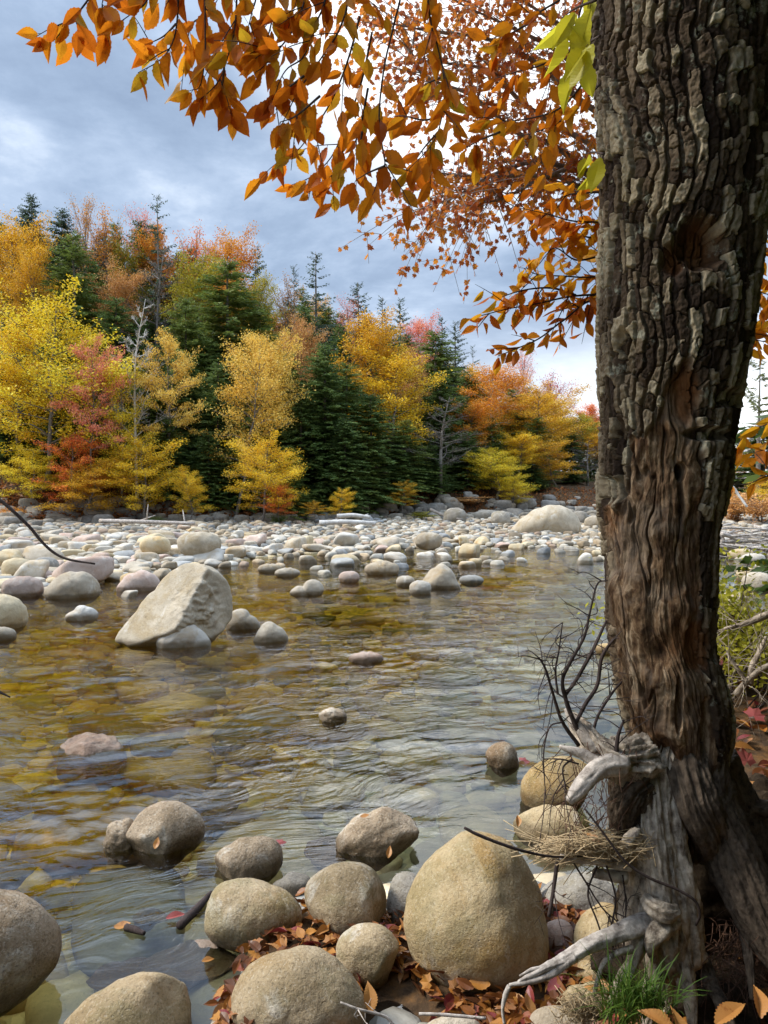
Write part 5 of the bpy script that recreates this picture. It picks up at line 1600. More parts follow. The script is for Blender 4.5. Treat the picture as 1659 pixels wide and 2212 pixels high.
# ------------------------------------------------------------------ broad leaves close by
def leaf_shape(L=1.0, W=0.46, n=15, serr=0.05, fold=0.18, curl=0.15, tip=1.0, seed=0):
    """serrated pointed leaf along +Y, folded along the midrib: vertices and quads"""
    t_ = np.linspace(0, 1, n)
    hw = W / 2 * np.sin(math.pi * np.clip(t_, 0, 1) ** 0.92) ** 0.95 * (1 - 0.22 * t_) * 1.08
    hw[0] = 0.012
    hw[-1] = 0.003
    hw = hw * (1 + serr * np.where(np.arange(n) % 2, 1, -1))
    q_ = np.random.RandomState(seed)
    ph = q_.uniform(0, 6)
    zc = -curl * t_ ** 2 + 0.03 * np.sin(t_ * 5 + ph)
    Vl = np.stack([-hw, t_ - 0.03 * (np.arange(n) % 2), zc + hw * fold * 2.0 * 0.5 + 0.02 * np.sin(t_ * 9 + ph)], -1)
    Vm = np.stack([0 * t_, t_, zc], -1)
    Vr = np.stack([hw, t_ - 0.03 * (np.arange(n) % 2), zc + hw * fold * 2.0 * 0.5 + 0.02 * np.cos(t_ * 8 + ph)], -1)
    Vv = np.concatenate([Vl, Vm, Vr]) * L
    i = np.arange(n - 1)
    Fq = np.concatenate([np.stack([i, n + i, n + i + 1, i + 1], 1), np.stack([n + i, 2 * n + i, 2 * n + i + 1, n + i + 1], 1)])
    return Vv, Fq


def maple_shape(seed=0):
    """five-lobed leaf as a fan of triangles"""
    prof = [(-90, 0.10), (-60, 0.46), (-35, 0.44), (-5, 0.76), (15, 0.60), (38, 0.70), (48, 0.88), (62, 0.62), (80, 0.80), (90, 1.02), (100, 0.80), (118, 0.62), (132, 0.88), (142, 0.70), (165, 0.60), (185, 0.76), (215, 0.44), (240, 0.46)]
    q_ = np.random.RandomState(seed)
    P = np.array([[math.cos(R(a_)) * r_, math.sin(R(a_)) * r_ + 0.1, 0.10 * r_ * r_ * math.sin(3 * R(a_) + seed) - 0.12 * r_ * r_] for a_, r_ in prof]) * 0.5
    P = np.vstack([[0, 0.02, 0], P])
    n = len(prof)
    i = np.arange(n)
    return P, np.stack([0 * i, 1 + i, 1 + (i + 1) % n], 1)


BEECH = [leaf_shape(W=w_, fold=f_, curl=c_, seed=k) for k, (w_, f_, c_) in enumerate([(0.50, 0.3, 0.12), (0.44, 0.6, 0.20), (0.54, 0.15, 0.05), (0.40, 0.9, 0.25), (0.48, 0.4, -0.10)])]
BEECHS = [leaf_shape(W=w_, fold=f_, curl=c_, seed=k, n=6, serr=0.04) for k, (w_, f_, c_) in enumerate([(0.50, 0.3, 0.12), (0.44, 0.6, 0.20), (0.54, 0.15, 0.05)])]
MAPLE = [maple_shape(k) for k in range(3)]


def place_leaf(mb, shp_, p, d, nrm, size):
    d = d / np.linalg.norm(d)
    n_ = nrm - d * np.dot(nrm, d)
    n_ = n_ / (np.linalg.norm(n_) + 1e-9)
    x_ = np.cross(d, n_)
    V_, F_ = shp_
    mb.add((V_[:, :1] * x_ + V_[:, 1:2] * d + V_[:, 2:] * n_) * size + p, F_)


lq = np.random.RandomState(23)


def leafy_path(wood, leaves, W, r0, size, bank, step=0.045, sub=0.16, sub_len=(0.08, 0.20), hang=0.8, sub_leaf=4, face=1.1, side_spread=0.7, first=0.12, curl_tip=True, density=1.0):
    """twig along W with alternate side twigs and leaves"""
    L = np.concatenate([[0], np.cumsum(np.linalg.norm(np.diff(W, axis=0), axis=1))])
    n = len(W)
    add_tube(wood, W, np.linspace(r0, r0 * 0.3, n), 5)
    T_ = norm(np.gradient(W, axis=0))
    view = norm(CAM - W.mean(0))

    def one(p, d0, sgn):
        sd = norm(np.cross(d0, view)) * sgn
        d = norm(d0 * lq.uniform(0.3, 0.8) + sd * lq.uniform(0.1, side_spread) + np.array([0, 0, -hang]) * lq.uniform(0.3, 1.3) + lq.randn(3) * 0.34)
        nr = view * face + lq.randn(3) * 0.55 + np.array([0, 0, -0.25])
        pet = p + d * size * 0.12
        add_tube(wood, np.array([p, pet]), [0.0011, 0.0009], 3)
        place_leaf(leaves, bank[lq.randint(len(bank))], pet, d, nr, size * lq.uniform(0.7, 1.15))

    s_, k = L[-1] * first, 0
    nxt = s_ + sub * lq.uniform(0.2, 0.8)
    while s_ < L[-1]:
        p = np.array([np.interp(s_, L, W[:, i]) for i in range(3)])
        d0 = np.array([np.interp(s_, L, T_[:, i]) for i in range(3)])
        if lq.rand() < density:
            one(p, d0, 1 if k % 2 else -1)
        if s_ > nxt:
            sd = norm(np.cross(d0, view)) * (1 if lq.rand() < 0.5 else -1)
            l = lq.uniform(*sub_len)
            d = norm(d0 * 0.6 + sd * lq.uniform(0.3, 0.9) + lq.randn(3) * 0.25 + np.array([0, 0, -0.25 * hang]))
            e = p + d * l + np.array([0, 0, -0.12 * l * hang])
            Q = spline(np.array([p, p + d * l * 0.5, e]), 5)
            add_tube(wood, Q, np.linspace(r0 * 0.5, 0.0009, 5), 4)
            for j in range(sub_leaf):
                f = (j + 0.8) / sub_leaf
                i = min(int(f * 4), 4)
                one(Q[i], norm(e - p), 1 if j % 2 else -1)
            nxt = s_ + sub * lq.uniform(0.7, 1.3)
        s_ += step * lq.uniform(0.7, 1.3)
        k += 1
    one(W[-1], T_[-1], 0.2)


def branch(parent, label, paths, d, size, leafm, bank, woodm='twig', r0=0.004, **kw):
    wood, leaves = MB(), MB()
    for pth in paths:
        n = max(8, len(pth) * 4)
        dj = d + lq.uniform(-0.15, 0.15) * d * 0.4
        W = np.array([at(p[0], p[1], p[2] if len(p) > 2 else dj + 0.05 * i) for i, p in enumerate(pth)])
        leafy_path(wood, leaves, spline(W, n), r0, size, bank, **kw)
    o_ = wood.build('branch', M[woodm], parent)
    o_['label'] = label
    lf = leaves.mesh('foliage', False)
    f_ = bpy.data.objects.new('foliage', lf)
    C.objects.link(f_)
    off_ = np.array(parent.location)
    lf.transform(Matrix.Translation(Vector(-off_)))
    lf.materials.append(M[leafm])
    f_.parent = o_
    return o_


k_ = 1 / 1.1573      # source pixel -> working pixel
sp = lambda pts: [(u * k_, v * k_) + tuple(r_) for u, v, *r_ in pts]
# overhanging limb above the frame carries the hanging twigs
limb = MB()
LW = spline(np.array([AX[40] + [0, 0, 0.0], at(1100, -420, 2.55), at(800, -330, 2.5), at(450, -230, 2.45), at(180, -150, 2.4)]), 30)
add_tube(limb, LW, np.linspace(0.05, 0.012, 30), 12, gnarl=0.15)
limb.build('limb', M['maple_bark'], lean)


def hang_from(pts):
    """start the twig on the limb above the frame"""
    u, v = pts[0][0], pts[0][1]
    x_ = at(u, v, 2.45)[0]
    i = int(np.argmin(np.abs(LW[:, 0] - x_)))
    p = LW[i]
    rel = p - CAM
    dd = rel @ FWD
    return [(CU + (rel @ RGT) / dd * FPX, CV - (rel @ UPV) / dd * FPX, dd)] + [(a_, b_, 2.4) if len(pts[0]) < 3 else (a_, b_, c_) for a_, b_, *c_ in pts]


groups = [
    ('leftmost hanging twig with a dozen orange leaves', [[(232, -40), (205, 20), (165, 60), (140, 95), (110, 105)], [(185, 40), (195, 70), (185, 100)], [(262, -60), (258, -5), (255, 10)]], 0.092, dict(step=0.042, sub=0.3)),
    ('hanging orange twig second from the left', [[(448, -60), (444, 40), (432, 105), (400, 150), (345, 182)], [(380, -50), (365, 5), (335, 30), (300, 55)], [(440, 60), (410, 90), (370, 110)]], 0.090, dict(step=0.038, sub=0.16)),
    ('long hanging orange twig third from the left', [[(512, -60), (513, 60), (512, 150), (500, 215), (480, 225)], [(595, -60), (588, 60), (570, 140), (545, 205), (500, 250)], [(560, 170), (555, 215), (545, 235)], [(520, 40), (480, 60), (465, 120)]], 0.090, dict(step=0.038, sub=0.16)),
    ('dense orange spray at upper left of centre', [[(690, -60), (680, 50), (660, 110), (625, 135)], [(770, -50), (740, 60), (700, 120), (660, 165), (640, 180)], [(640, -40), (630, 30), (620, 70)], [(820, -40), (790, 60), (760, 140), (720, 170), (700, 200), (690, 230)]], 0.086, dict(step=0.036, sub=0.14)),
    ('large drooping orange spray at upper centre', [[(870, -40), (850, 70), (800, 150), (745, 230), (720, 280), (700, 320)], [(900, 40), (870, 150), (830, 250), (780, 330), (740, 380), (700, 400)], [(930, 80), (905, 200), (870, 300), (830, 390), (780, 440), (735, 460)], [(920, 220), (905, 300), (890, 350), (860, 410), (815, 450)], [(905, 330), (900, 370), (898, 395)], [(760, 190), (700, 235), (670, 260)], [(800, 240), (740, 290), (700, 305)]], 0.084, dict(step=0.035, sub=0.14)),
    ('dark bare-looking central twig ending in a small orange tuft', [[(1005, -60), (985, 60), (962, 160), (948, 280), (955, 360), (962, 410), (945, 450), (935, 480)], [(962, 415), (925, 430), (890, 450)], [(962, 400), (1000, 420), (1030, 430)]], 0.088, dict(step=0.06, sub=0.5, first=0.72)),
    ('orange spray hanging right of the central twig', [[(1065, -60), (1078, 60), (1095, 120), (1110, 200), (1105, 290), (1080, 360), (1020, 425)], [(1110, 190), (1060, 215), (1030, 260)], [(1100, 290), (1060, 300), (1010, 290), (985, 290)], [(1095, 330), (1060, 370), (1040, 400)]], 0.082, dict(step=0.042, sub=0.13, first=0.3)),
    ('orange spray nearest the trunk under the lime leaves', [[(1440, 120), (1360, 160), (1290, 180), (1240, 195)], [(1480, 180), (1400, 270), (1300, 300), (1230, 300)], [(1500, 210), (1420, 290), (1340, 330), (1290, 340)], [(1320, 60), (1270, 90), (1240, 130)], [(1400, 0), (1330, 40), (1290, 60)], [(1250, 330), (1200, 350), (1165, 370)]], 0.076, dict(step=0.034, sub=0.13)),
]
for lb, paths, size, kw in groups:
    pp = [sp(p) for p in paths]
    pp = [hang_from(p) if p[0][1] < 0 else p for p in pp]
    branch(lean, lb, pp, 2.45, size, 'beech', BEECH, **kw)
branch(lean, 'cluster of large lime yellow leaves beside the trunk top', [sp([(1480, -60), (1450, 30), (1440, 100), (1425, 140)]), sp([(1500, 90), (1470, 110), (1445, 150)]), sp([(1490, 0), (1440, 20), (1405, 45)])], 1.95, 0.125, 'beech_lime', BEECH, step=0.05, sub=0.4, hang=1.0)
branch(lean, 'small lime and yellow leaf pair against the trunk edge lower down', [sp([(1510, 385), (1480, 380), (1465, 385)]), sp([(1505, 400), (1490, 420)])], 2.2, 0.095, 'beech_lime', BEECH, step=0.05, sub=0.5, hang=0.9)

# the tree's own crown above the frame, unseen, thickened on the right to shade the trunk
b, wd = MB(), MB()
q = np.random.RandomState(51)
for k in range(46):
    az, el = q.uniform(-1.9, 1.6), q.uniform(0.0, 0.6)
    p0 = AX[q.randint(8, 60)]
    p0 = AX[0] + [0, 0, q.uniform(-0.8, 0.0)] if q.rand() < 0.7 else p0
    L = q.uniform(1.2, 3.0)
    d = np.array([math.cos(az) * math.cos(el), math.sin(az) * math.cos(el), math.sin(el)])
    W = spline(np.array([p0, p0 + d * L * 0.5 + [0, 0, 0.1], p0 + d * L]), 8)
    if W[:, 2].min() < 4.3:
        W[:, 2] += 4.3 - W[:, 2].min()
    add_tube(wd, W, np.linspace(0.04, 0.008, 8), 6)
    n = 420
    i = q.randint(2, 8, n)
    P = W[i] + q.randn(n, 3) * [0.28, 0.28, 0.16]
    P[:, 2] = np.maximum(P[:, 2], 3.55 + 0.64 * np.maximum(P[:, 1] - 2.4, -0.3))
    leaf_quads(b, q, P, 0.11, flat=0.5)
wd.build('upper_limbs', M['maple_bark'], lean)
b.build('crown', M['beech'], lean, smooth=False)
for x_, y_, h_, w_, mt in [(3.1, 0.9, 12, 1.7, 'hemlock'), (4.3, 2.4, 12, 1.9, 'hemlock'), (1.6, -1.7, 11, 1.5, 'hemlock'), (-1.6, -4.2, 11, 2.2, 'hemlock'), (2.0, -4.6, 12, 2.6, 'hemlock'), (0.2, -3.4, 11, 2.4, 'hemlock'), (3.6, 0.2, 9, 2.2, 'hemlock'), (3.2, -0.8, 10, 2.4, 'hemlock'), (5.2, 3.6, 10, 2.4, 'hemlock'), (6.8, 6.0, 10, 2.6, 'hemlock'), (1.6, -2.6, 9, 2.2, 'hemlock_light'), (7.0, 1.0, 12, 3.0, 'hemlock')]:  # unseen hemlocks added right of and behind the camera to shade the trunk
    e = empty('hemlock_tree', (x_, y_, gz(x_, y_) - 0.05), 'dense dark unseen hemlock added beside and behind the camera to shade the trunk', 'conifer', 'added shading hemlocks outside the frame')
    for nm, me, mm in zip(('trunk', 'crown'), CON[int(x_ * 3) % 4], ('bark_dark', mt)):
        o = bpy.data.objects.new(nm, me)
        C.objects.link(o)
        o.parent = e
        o.scale = (w_ / 2.4, w_ / 2.4, h_ / 12)
        o.rotation_euler = (0, 0, x_ * 2)
        o.material_slots[0].link = 'OBJECT'
        o.material_slots[0].material = M[mm]

# --- thin tree whose trunk stands hidden behind the big one
sap = empty('beech_sapling', (1.60, 4.05, gz(1.6, 4.05)), 'slender golden-orange beech standing just behind the big trunk', 'tree')
b = MB()
SW = spline(np.array([[1.60, 4.05, 0.4], [1.62, 4.08, 1.6], [1.60, 4.1, 2.8], [1.68, 4.15, 4.4], [1.72, 4.2, 5.6]]), 24)
add_tube(b, SW, np.linspace(0.036, 0.012, 24), 10, gnarl=0.1)
b.build('trunk', M['maple_bark'], sap)
sd_ = dict(step=0.038, sub=0.11, sub_len=(0.10, 0.28), hang=0.45, side_spread=0.9, face=0.35)
branch(sap, 'lowest layered spray reaching left', [sp([(1690, 760, 4.05), (1500, 745, 3.9), (1410, 800, 3.8), (1350, 845, 3.8), (1300, 868, 3.75), (1245, 890, 3.7)])], 3.8, 0.092, 'beech', BEECH, r0=0.007, first=0.42, **sd_)
branch(sap, 'longest layered spray reaching left', [sp([(1690, 720, 4.05), (1500, 735, 3.9), (1420, 742, 3.8), (1340, 760, 3.8), (1270, 772, 3.75), (1180, 795, 3.7)]), sp([(1440, 738, 3.8), (1380, 720, 3.8), (1310, 725, 3.75), (1245, 745, 3.7)]), sp([(1500, 730, 3.9), (1440, 760, 3.9), (1390, 780, 3.9)])], 3.8, 0.092, 'beech', BEECH, r0=0.007, first=0.2, **sd_)
branch(sap, 'middle golden spray beside the trunk', [sp([(1690, 650, 4.05), (1500, 690, 3.9), (1410, 690, 3.8), (1340, 685, 3.8), (1315, 668, 3.75)]), sp([(1500, 640, 3.95), (1440, 650, 3.9), (1390, 620, 3.9), (1350, 640, 3.85)])], 3.8, 0.092, 'beech_gold', BEECH, r0=0.006, first=0.3, **sd_)
branch(sap, 'upper orange spray beside the trunk', [sp([(1690, 560, 4.05), (1500, 555, 3.9), (1430, 552, 3.8), (1370, 535, 3.8), (1300, 520, 3.75)]), sp([(1500, 600, 3.95), (1450, 590, 3.9), (1410, 600, 3.9)]), sp([(1500, 480, 3.9), (1430, 485, 3.9), (1390, 500, 3.9)])], 3.8, 0.092, 'beech', BEECH, r0=0.006, first=0.42, **sd_)
branch(sap, 'golden tuft along the left edge of the trunk', [sp([(1690, 470, 4.05), (1520, 470, 3.95), (1480, 430, 3.9)]), sp([(1690, 700, 4.05), (1520, 640, 3.95), (1470, 610, 3.9)]), sp([(1690, 620, 4.0), (1530, 590, 3.95), (1475, 570, 3.9)])], 3.9, 0.105, 'beech_gold', BEECH, r0=0.005, first=0.5, **sd_)
branch(sap, 'golden sprays beyond the right edge of the trunk', [sp([(1690, 700, 4.05), (1860, 690, 3.9), (1900, 730, 3.85), (1960, 740, 3.8)]), sp([(1690, 640, 4.05), (1880, 640, 3.9), (1960, 600, 3.8)]), sp([(1690, 780, 4.05), (1850, 830, 3.9), (1890, 850, 3.85), (1960, 860, 3.8)]), sp([(1690, 860, 4.05), (1850, 880, 3.95), (1900, 800, 3.9), (1960, 790, 3.9)])], 3.9, 0.115, 'beech_gold', BEECH, r0=0.006, first=0.5, **sd_)
branch(sap, 'low yellow leaf spray at the right frame edge', [sp([(2000, 1030, 3.4), (1920, 1060, 3.3), (1870, 1080, 3.3), (1845, 1110, 3.3)]), sp([(2000, 1180, 3.3), (1920, 1190, 3.3), (1870, 1210, 3.3), (1830, 1210, 3.3)]), sp([(2000, 1110, 3.4), (1930, 1120, 3.35), (1890, 1130, 3.3)])], 3.3, 0.095, 'beech_gold', BEECH, r0=0.004, step=0.08, sub=0.3, hang=0.7)

# --- red maple further back, trunk hidden too
map_ = empty('maple_tree', (1.93, 5.0, gz(1.93, 5.0)), 'russet small-leaved maple with grey limbs spreading behind the trunk top', 'tree')
b = MB()
MW = spline(np.array([[1.93, 5.0, 0.4], [1.95, 5.0, 2.2], [1.90, 5.05, 3.8], [1.95, 5.1, 6.0], [1.9, 5.2, 8.0]]), 30)
add_tube(b, MW, np.linspace(0.075, 0.03, 30), 12, gnarl=0.12)
b.build('trunk', M['maple_bark'], map_)
limbs = [[(1600, 520), (1470, 430), (1380, 360), (1290, 330), (1180, 240), (1060, 190), (1020, 120)], [(1600, 500), (1480, 440), (1350, 405), (1250, 430), (1180, 470), (1120, 500), (1080, 510)],
         [(1600, 470), (1500, 440), (1430, 420), (1330, 460), (1260, 495), (1200, 510)], [(1600, 350), (1450, 250), (1330, 150), (1210, 95), (1090, 80), (980, 60)], [(1600, 300), (1480, 200), (1380, 120), (1260, 60), (1150, 10)],
         [(1600, 250), (1450, 100), (1350, 30), (1250, -40)], [(1600, 420), (1440, 340), (1310, 260), (1230, 180), (1130, 160), (1050, 150)], [(1600, 480), (1460, 470), (1390, 440), (1290, 440), (1160, 440), (1090, 430)]]
mq = np.random.RandomState(8)
for i, pth in enumerate(limbs):
    wood, leaves = MB(), MB()
    n = len(pth) * 5
    W = spline(np.array([at(u * k_, v * k_, 5.0 - 0.12 * j) for j, (u, v) in enumerate(pth)]), n)
    add_tube(wood, W, np.linspace(0.022, 0.004, n), 7, gnarl=0.1)
    for j in range(4, n, 1):
        for rep in range(2):
            dd = norm(W[min(j + 1, n - 1)] - W[j - 1] + 0)
            d = norm(dd * 0.7 + mq.randn(3) * 0.6)
            l = mq.uniform(0.25, 0.6)
            Q = spline(np.array([W[j], W[j] + d * l * 0.5, W[j] + d * l + [0, 0, -0.06]]), 6)
            leafy_path(wood, leaves, Q, 0.0032, 0.054, MAPLE, step=0.042, sub=0.2, sub_len=(0.08, 0.22), sub_leaf=4, hang=0.5, face=0.4, density=0.38)
    o_ = wood.build('branch', M['maple_bark'], map_)
    lf = leaves.mesh('foliage', False)
    lf.transform(Matrix.Translation(-map_.location))
    lf.materials.append(M['maple'])
    f_ = bpy.data.objects.new('foliage', lf)
    C.objects.link(f_)
    f_.parent = o_

# ------------------------------------------------------------------ dead brush, twigs, shrub, grass, litter
def brush(name, label, cat, stems, mat, twigs=10, tl=(0.05, 0.16), seed=1, droop=-0.4, parent=None):
    q_ = np.random.RandomState(seed)
    b_ = MB()
    for pts, r_ in stems:
        pts = [p if p[2] else (p[0], p[1], on_z(p[0], p[1], 0.012)[1]) for p in pts]
        W = np.array([at(*p) for p in pts])
        n = len(pts) * 5
        D = spline(np.c_[W, np.array(r_) * 0.8 / FPX * np.array(pts)[:, 2]], n)
        add_tube(b_, D[:, :3], np.clip(D[:, 3], 0.001, None), 7, gnarl=0.12)
        for k in range(int(twigs * len(pts) / 4)):
            i = q_.randint(n // 4, n)
            d = norm(norm(W[-1] - W[0]) * 0.5 + q_.randn(3) * 0.7 + [0, 0, droop * q_.rand()])
            l = q_.uniform(*tl)
            p0 = D[i, :3]
            Q = spline(np.array([p0, p0 + d * l * 0.5 + q_.randn(3) * 0.012, p0 + d * l + [0, 0, droop * 0.4 * l]]), 6)
            add_tube(b_, Q, np.linspace(0.0020, 0.0006, 6), 4)
            for j in range(2):
                e = Q[3 + j] + norm(d + q_.randn(3)) * l * 0.4
                add_tube(b_, np.array([Q[3 + j], e]), [0.0010, 0.0005], 3)
    o_ = b_.build(name, M[mat])
    return tag(recentre(o_), label, cat)


brush('dead_shrub', 'dark dead shrub rising from the root stub left of the trunk', 'dead shrub', [
    ([(1265, 1610, 2.42), (1240, 1560, 2.42), (1222, 1510, 2.41), (1215, 1470, 2.40), (1232, 1430, 2.39), (1262, 1375, 2.38), (1275, 1320, 2.37), (1290, 1262, 2.36), (1312, 1254, 2.35)], [8, 7, 6, 5, 5, 4, 3, 2.5, 2]),
    ([(1222, 1500, 2.41), (1245, 1468, 2.43), (1280, 1405, 2.45), (1310, 1340, 2.47)], [5, 5, 5, 3]),
    ([(1245, 1560, 2.42), (1265, 1520, 2.44), (1290, 1480, 2.46), (1300, 1420, 2.48), (1325, 1380, 2.5)], [5, 5.5, 5, 5, 3]),
    ([(1250, 1610, 2.40), (1215, 1560, 2.38), (1195, 1500, 2.36), (1180, 1450, 2.34), (1168, 1425, 2.33)], [6, 5, 4, 3.5, 3]),
    ([(1205, 1500, 2.40), (1200, 1450, 2.40), (1208, 1400, 2.4), (1215, 1345, 2.4)], [3.5, 3, 2.2, 1.5]),
    ([(1275, 1610, 2.44), (1290, 1550, 2.46), (1320, 1500, 2.48), (1345, 1470, 2.5)], [5, 4, 3.5, 2.5]),
    ([(1330, 1640, 2.36), (1335, 1590, 2.36), (1348, 1555, 2.36)], [7, 5, 3])], 'twig', twigs=9, seed=3)
brush('root_twigs', 'thin dark rootlets dangling over the tan boulder below the dead shrub', 'twigs', [
    ([(1215, 1560, 2.36), (1188, 1570, 2.34), (1175, 1620, 2.33), (1176, 1680, 2.33), (1180, 1725, 2.33)], [2.5, 2.2, 2, 1.6, 1]),
    ([(1235, 1640, 2.33), (1216, 1660, 2.31), (1222, 1700, 2.31), (1232, 1740, 2.31)], [3, 2.5, 2, 1]),
    ([(1250, 1650, 2.33), (1205, 1640, 2.31), (1190, 1665, 2.3)], [2.5, 2, 1])], 'twig', twigs=5, seed=5, droop=-0.9)
brush('root_twigs', 'dark twigs hanging under the straw raft among the stones', 'twigs', [
    ([(1290, 1870, 2.32), (1270, 1930, 2.31), (1290, 1990, 2.30), (1310, 2050, 2.3)], [3, 2.5, 2.5, 2]),
    ([(1310, 1870, 2.32), (1330, 1940, 2.31), (1320, 2010, 2.3), (1328, 2060, 2.3)], [3, 2.5, 2.5, 2]),
    ([(1230, 1850, 2.31), (1262, 1900, 2.3), (1300, 1960, 2.3), (1345, 2000, 2.3)], [2.5, 2.5, 2, 2]),
    ([(1345, 1890, 2.34), (1352, 1960, 2.33), (1345, 2060, 2.32)], [2.5, 2, 2]),
    ([(1205, 1856, 2.3), (1196, 1920, 2.28), (1186, 1980, 2.27)], [6, 5.5, 5])], 'twig', twigs=6, seed=6)
brush('fallen_twig', 'long thin twig arching across the egg-shaped boulder top', 'twig', [
    ([(1003, 1788, 2.18), (1030, 1802, 2.18), (1080, 1822, 2.19), (1130, 1838, 2.21), (1190, 1850, 2.25), (1260, 1850, 2.3)], [4, 4.5, 4.5, 4, 3.5, 3])], 'twig', twigs=0, seed=7)
brush('fallen_twig', 'thin brown root bowed over the pale root leg', 'twig', [
    ([(1262, 1745, 2.24), (1300, 1795, 2.23), (1350, 1860, 2.22), (1400, 1895, 2.22), (1460, 1920, 2.22), (1500, 1945, 2.22), (1512, 1975, 2.23), (1503, 1998, 2.26)], [2.5, 3, 3.5, 4, 4, 4, 4, 3.5])], 'twig', twigs=0, seed=8)
brush('fallen_twig', 'pale dry twig lying on the mossy boulder at the bottom edge', 'twig', [
    ([(735, 2165, 2.1), (775, 2180, 2.1), (830, 2195, 2.12), (850, 2215, 2.12)], [3, 3.5, 4, 4])], 'drift', twigs=5, tl=(0.03, 0.06), seed=9, droop=0)
brush('fallen_twig', 'pale straight stick lying in leaves below the egg-shaped boulder', 'twig', [
    ([(905, 2190, 2.32), (960, 2192, 2.32), (1050, 2200, 2.32)], [4, 4.5, 4])], 'drift', twigs=2, tl=(0.03, 0.08), seed=10, droop=0)
brush('bare_twig', 'dark bare twig drooping in from the left edge before the far cobbles', 'twig', [
    ([(180, -150, 2.4), (-120, -130, 2.4), (-300, 120, 2.4), (-300, 560, 2.35), (-190, 880, 2.3), (-60, 1040, 2.3), (0, 1080, 2.3), (58, 1132, 2.3), (100, 1180, 2.3), (140, 1206, 2.3), (205, 1218, 2.3)], [7, 7, 7, 7, 6.5, 6, 5, 4.5, 4, 3.5, 2.5])], 'twig', twigs=0, seed=11)
brush('bare_twig', 'dark twig tip at the left edge beside the awash boulder', 'twig', [
    ([(-172, 870, 2.3), (-150, 1150, 2.3), (-90, 1400, 2.3), (-40, 1470, 2.3), (-10, 1490, 2.3), (22, 1506, 2.3)], [6, 6, 5.5, 5, 4.5, 2])], 'twig', twigs=0, seed=12)
brush('sunken_stick', 'black waterlogged stick with a red leaf beside the broad shoulder boulder', 'stick', [
    ([(388, 2000, 0), (408, 1980, 0), (430, 1958, 0), (456, 1928, 0)], [12, 13, 11, 6])], 'twig', twigs=2, seed=13)
brush('sunken_stick', 'short black stub of stick poking from the pool at lower left', 'stick', [
    ([(272, 2002, 0), (290, 2008, 0), (312, 2016, 0)], [10, 10, 6])], 'twig', twigs=0, seed=14)
brush('dead_branch', 'grey dead branch reaching in from the right edge over the bush', 'branch', [
    ([(1700, 1310, 3.3), (1640, 1335, 3.3), (1600, 1350, 3.3), (1565, 1358, 3.3)], [12, 10, 7, 4]),
    ([(1620, 1480, 3.4), (1625, 1440, 3.4), (1640, 1410, 3.4), (1655, 1375, 3.4)], [10, 9, 7, 4]),
    ([(1700, 1430, 3.3), (1655, 1440, 3.3), (1620, 1465, 3.35), (1590, 1500, 3.4)], [9, 8, 8, 10]),
    ([(1610, 1470, 3.4), (1590, 1440, 3.4), (1570, 1410, 3.4)], [7, 5, 3])], 'root', twigs=18, tl=(0.1, 0.3), seed=15, droop=0.1)

# yellow-green bush on the right bank
bx, by = at(1640, 1480, 4.6)[:2]
e = empty('bush', (bx, by, gz(bx, by) - 0.05), 'low yellow-green leafy bush on the bank right of the trunk', 'bush')
wood, crown = MB(), MB()
q = np.random.RandomState(31)
base = np.array([bx, by, gz(bx, by) - 0.05])
for k in range(46):
    tip = base + np.array([q.uniform(-0.75, 0.9), q.uniform(-0.5, 0.9), q.uniform(0.35, 0.95)])
    p0 = base + np.array([q.uniform(-0.45, 0.5), q.uniform(-0.3, 0.5), 0])
    W = spline(np.array([p0, (p0 + tip) / 2 + [0, 0, 0.1], tip]), 8)
    add_tube(wood, W, np.linspace(0.006, 0.002, 8), 4)
    n = 150
    t_ = q.uniform(0.25, 1.05, n)
    P = np.stack([np.interp(t_, np.linspace(0, 1, 8), W[:, i]) for i in range(3)], -1) + q.randn(n, 3) * [0.085, 0.085, 0.05]
    leaf_quads(crown, q, P, 0.042, flat=0.7)
wood.build('stem', M['twig'], e)
crown.build('foliage', M['bush'], e, smooth=False)

# straw raft caught on the roots
b = MB()
q = np.random.RandomState(33)
for k in range(900):
    u = q.normal(1280, 55)
    v = 1828 + q.normal(0, 9) - (16 * math.exp(-((u - 1310) / 40) ** 2) + 8 * math.sin(u * 0.05)) * q.rand()
    if abs(u - 1280) > 125:
        continue
    p = at(u, v, q.uniform(2.26, 2.48))
    p[2] -= abs(q.normal(0, 0.012))
    a_ = q.normal(0.0, 0.8)
    l = q.uniform(0.03, 0.13) if k % 9 else q.uniform(0.16, 0.30)
    d = np.array([math.cos(a_), math.sin(a_) * 0.8, q.normal(0, 0.24)])
    add_tube(b, spline(np.array([p - d * l / 2, p + q.randn(3) * 0.01, p + d * l / 2]), 4), np.array([1, 1, 0.9, 0.6]) * q.uniform(0.0009, 0.0022), 3)
o = recentre(b.build('straw_raft', M['straw_stem']))
tag(o, 'raft of dry straw and stems caught among the roots', 'debris', kind='stuff')
b = MB()
for k in range(420):
    p = at(q.normal(1255, 22), q.normal(2178, 14), q.uniform(2.14, 2.24))
    d = norm(q.randn(3) * [1, 1, 0.6])
    l = q.uniform(0.02, 0.07)
    add_tube(b, spline(np.array([p - d * l / 2, p + q.randn(3) * 0.012, p + d * l / 2]), 4), np.full(4, q.uniform(0.0007, 0.0016)), 3)
o = None if False else recentre(b.build('straw_clump', M['straw_stem']))
tag(o, 'small clump of matted dry stems beside the grass tuft', 'debris', kind='stuff')

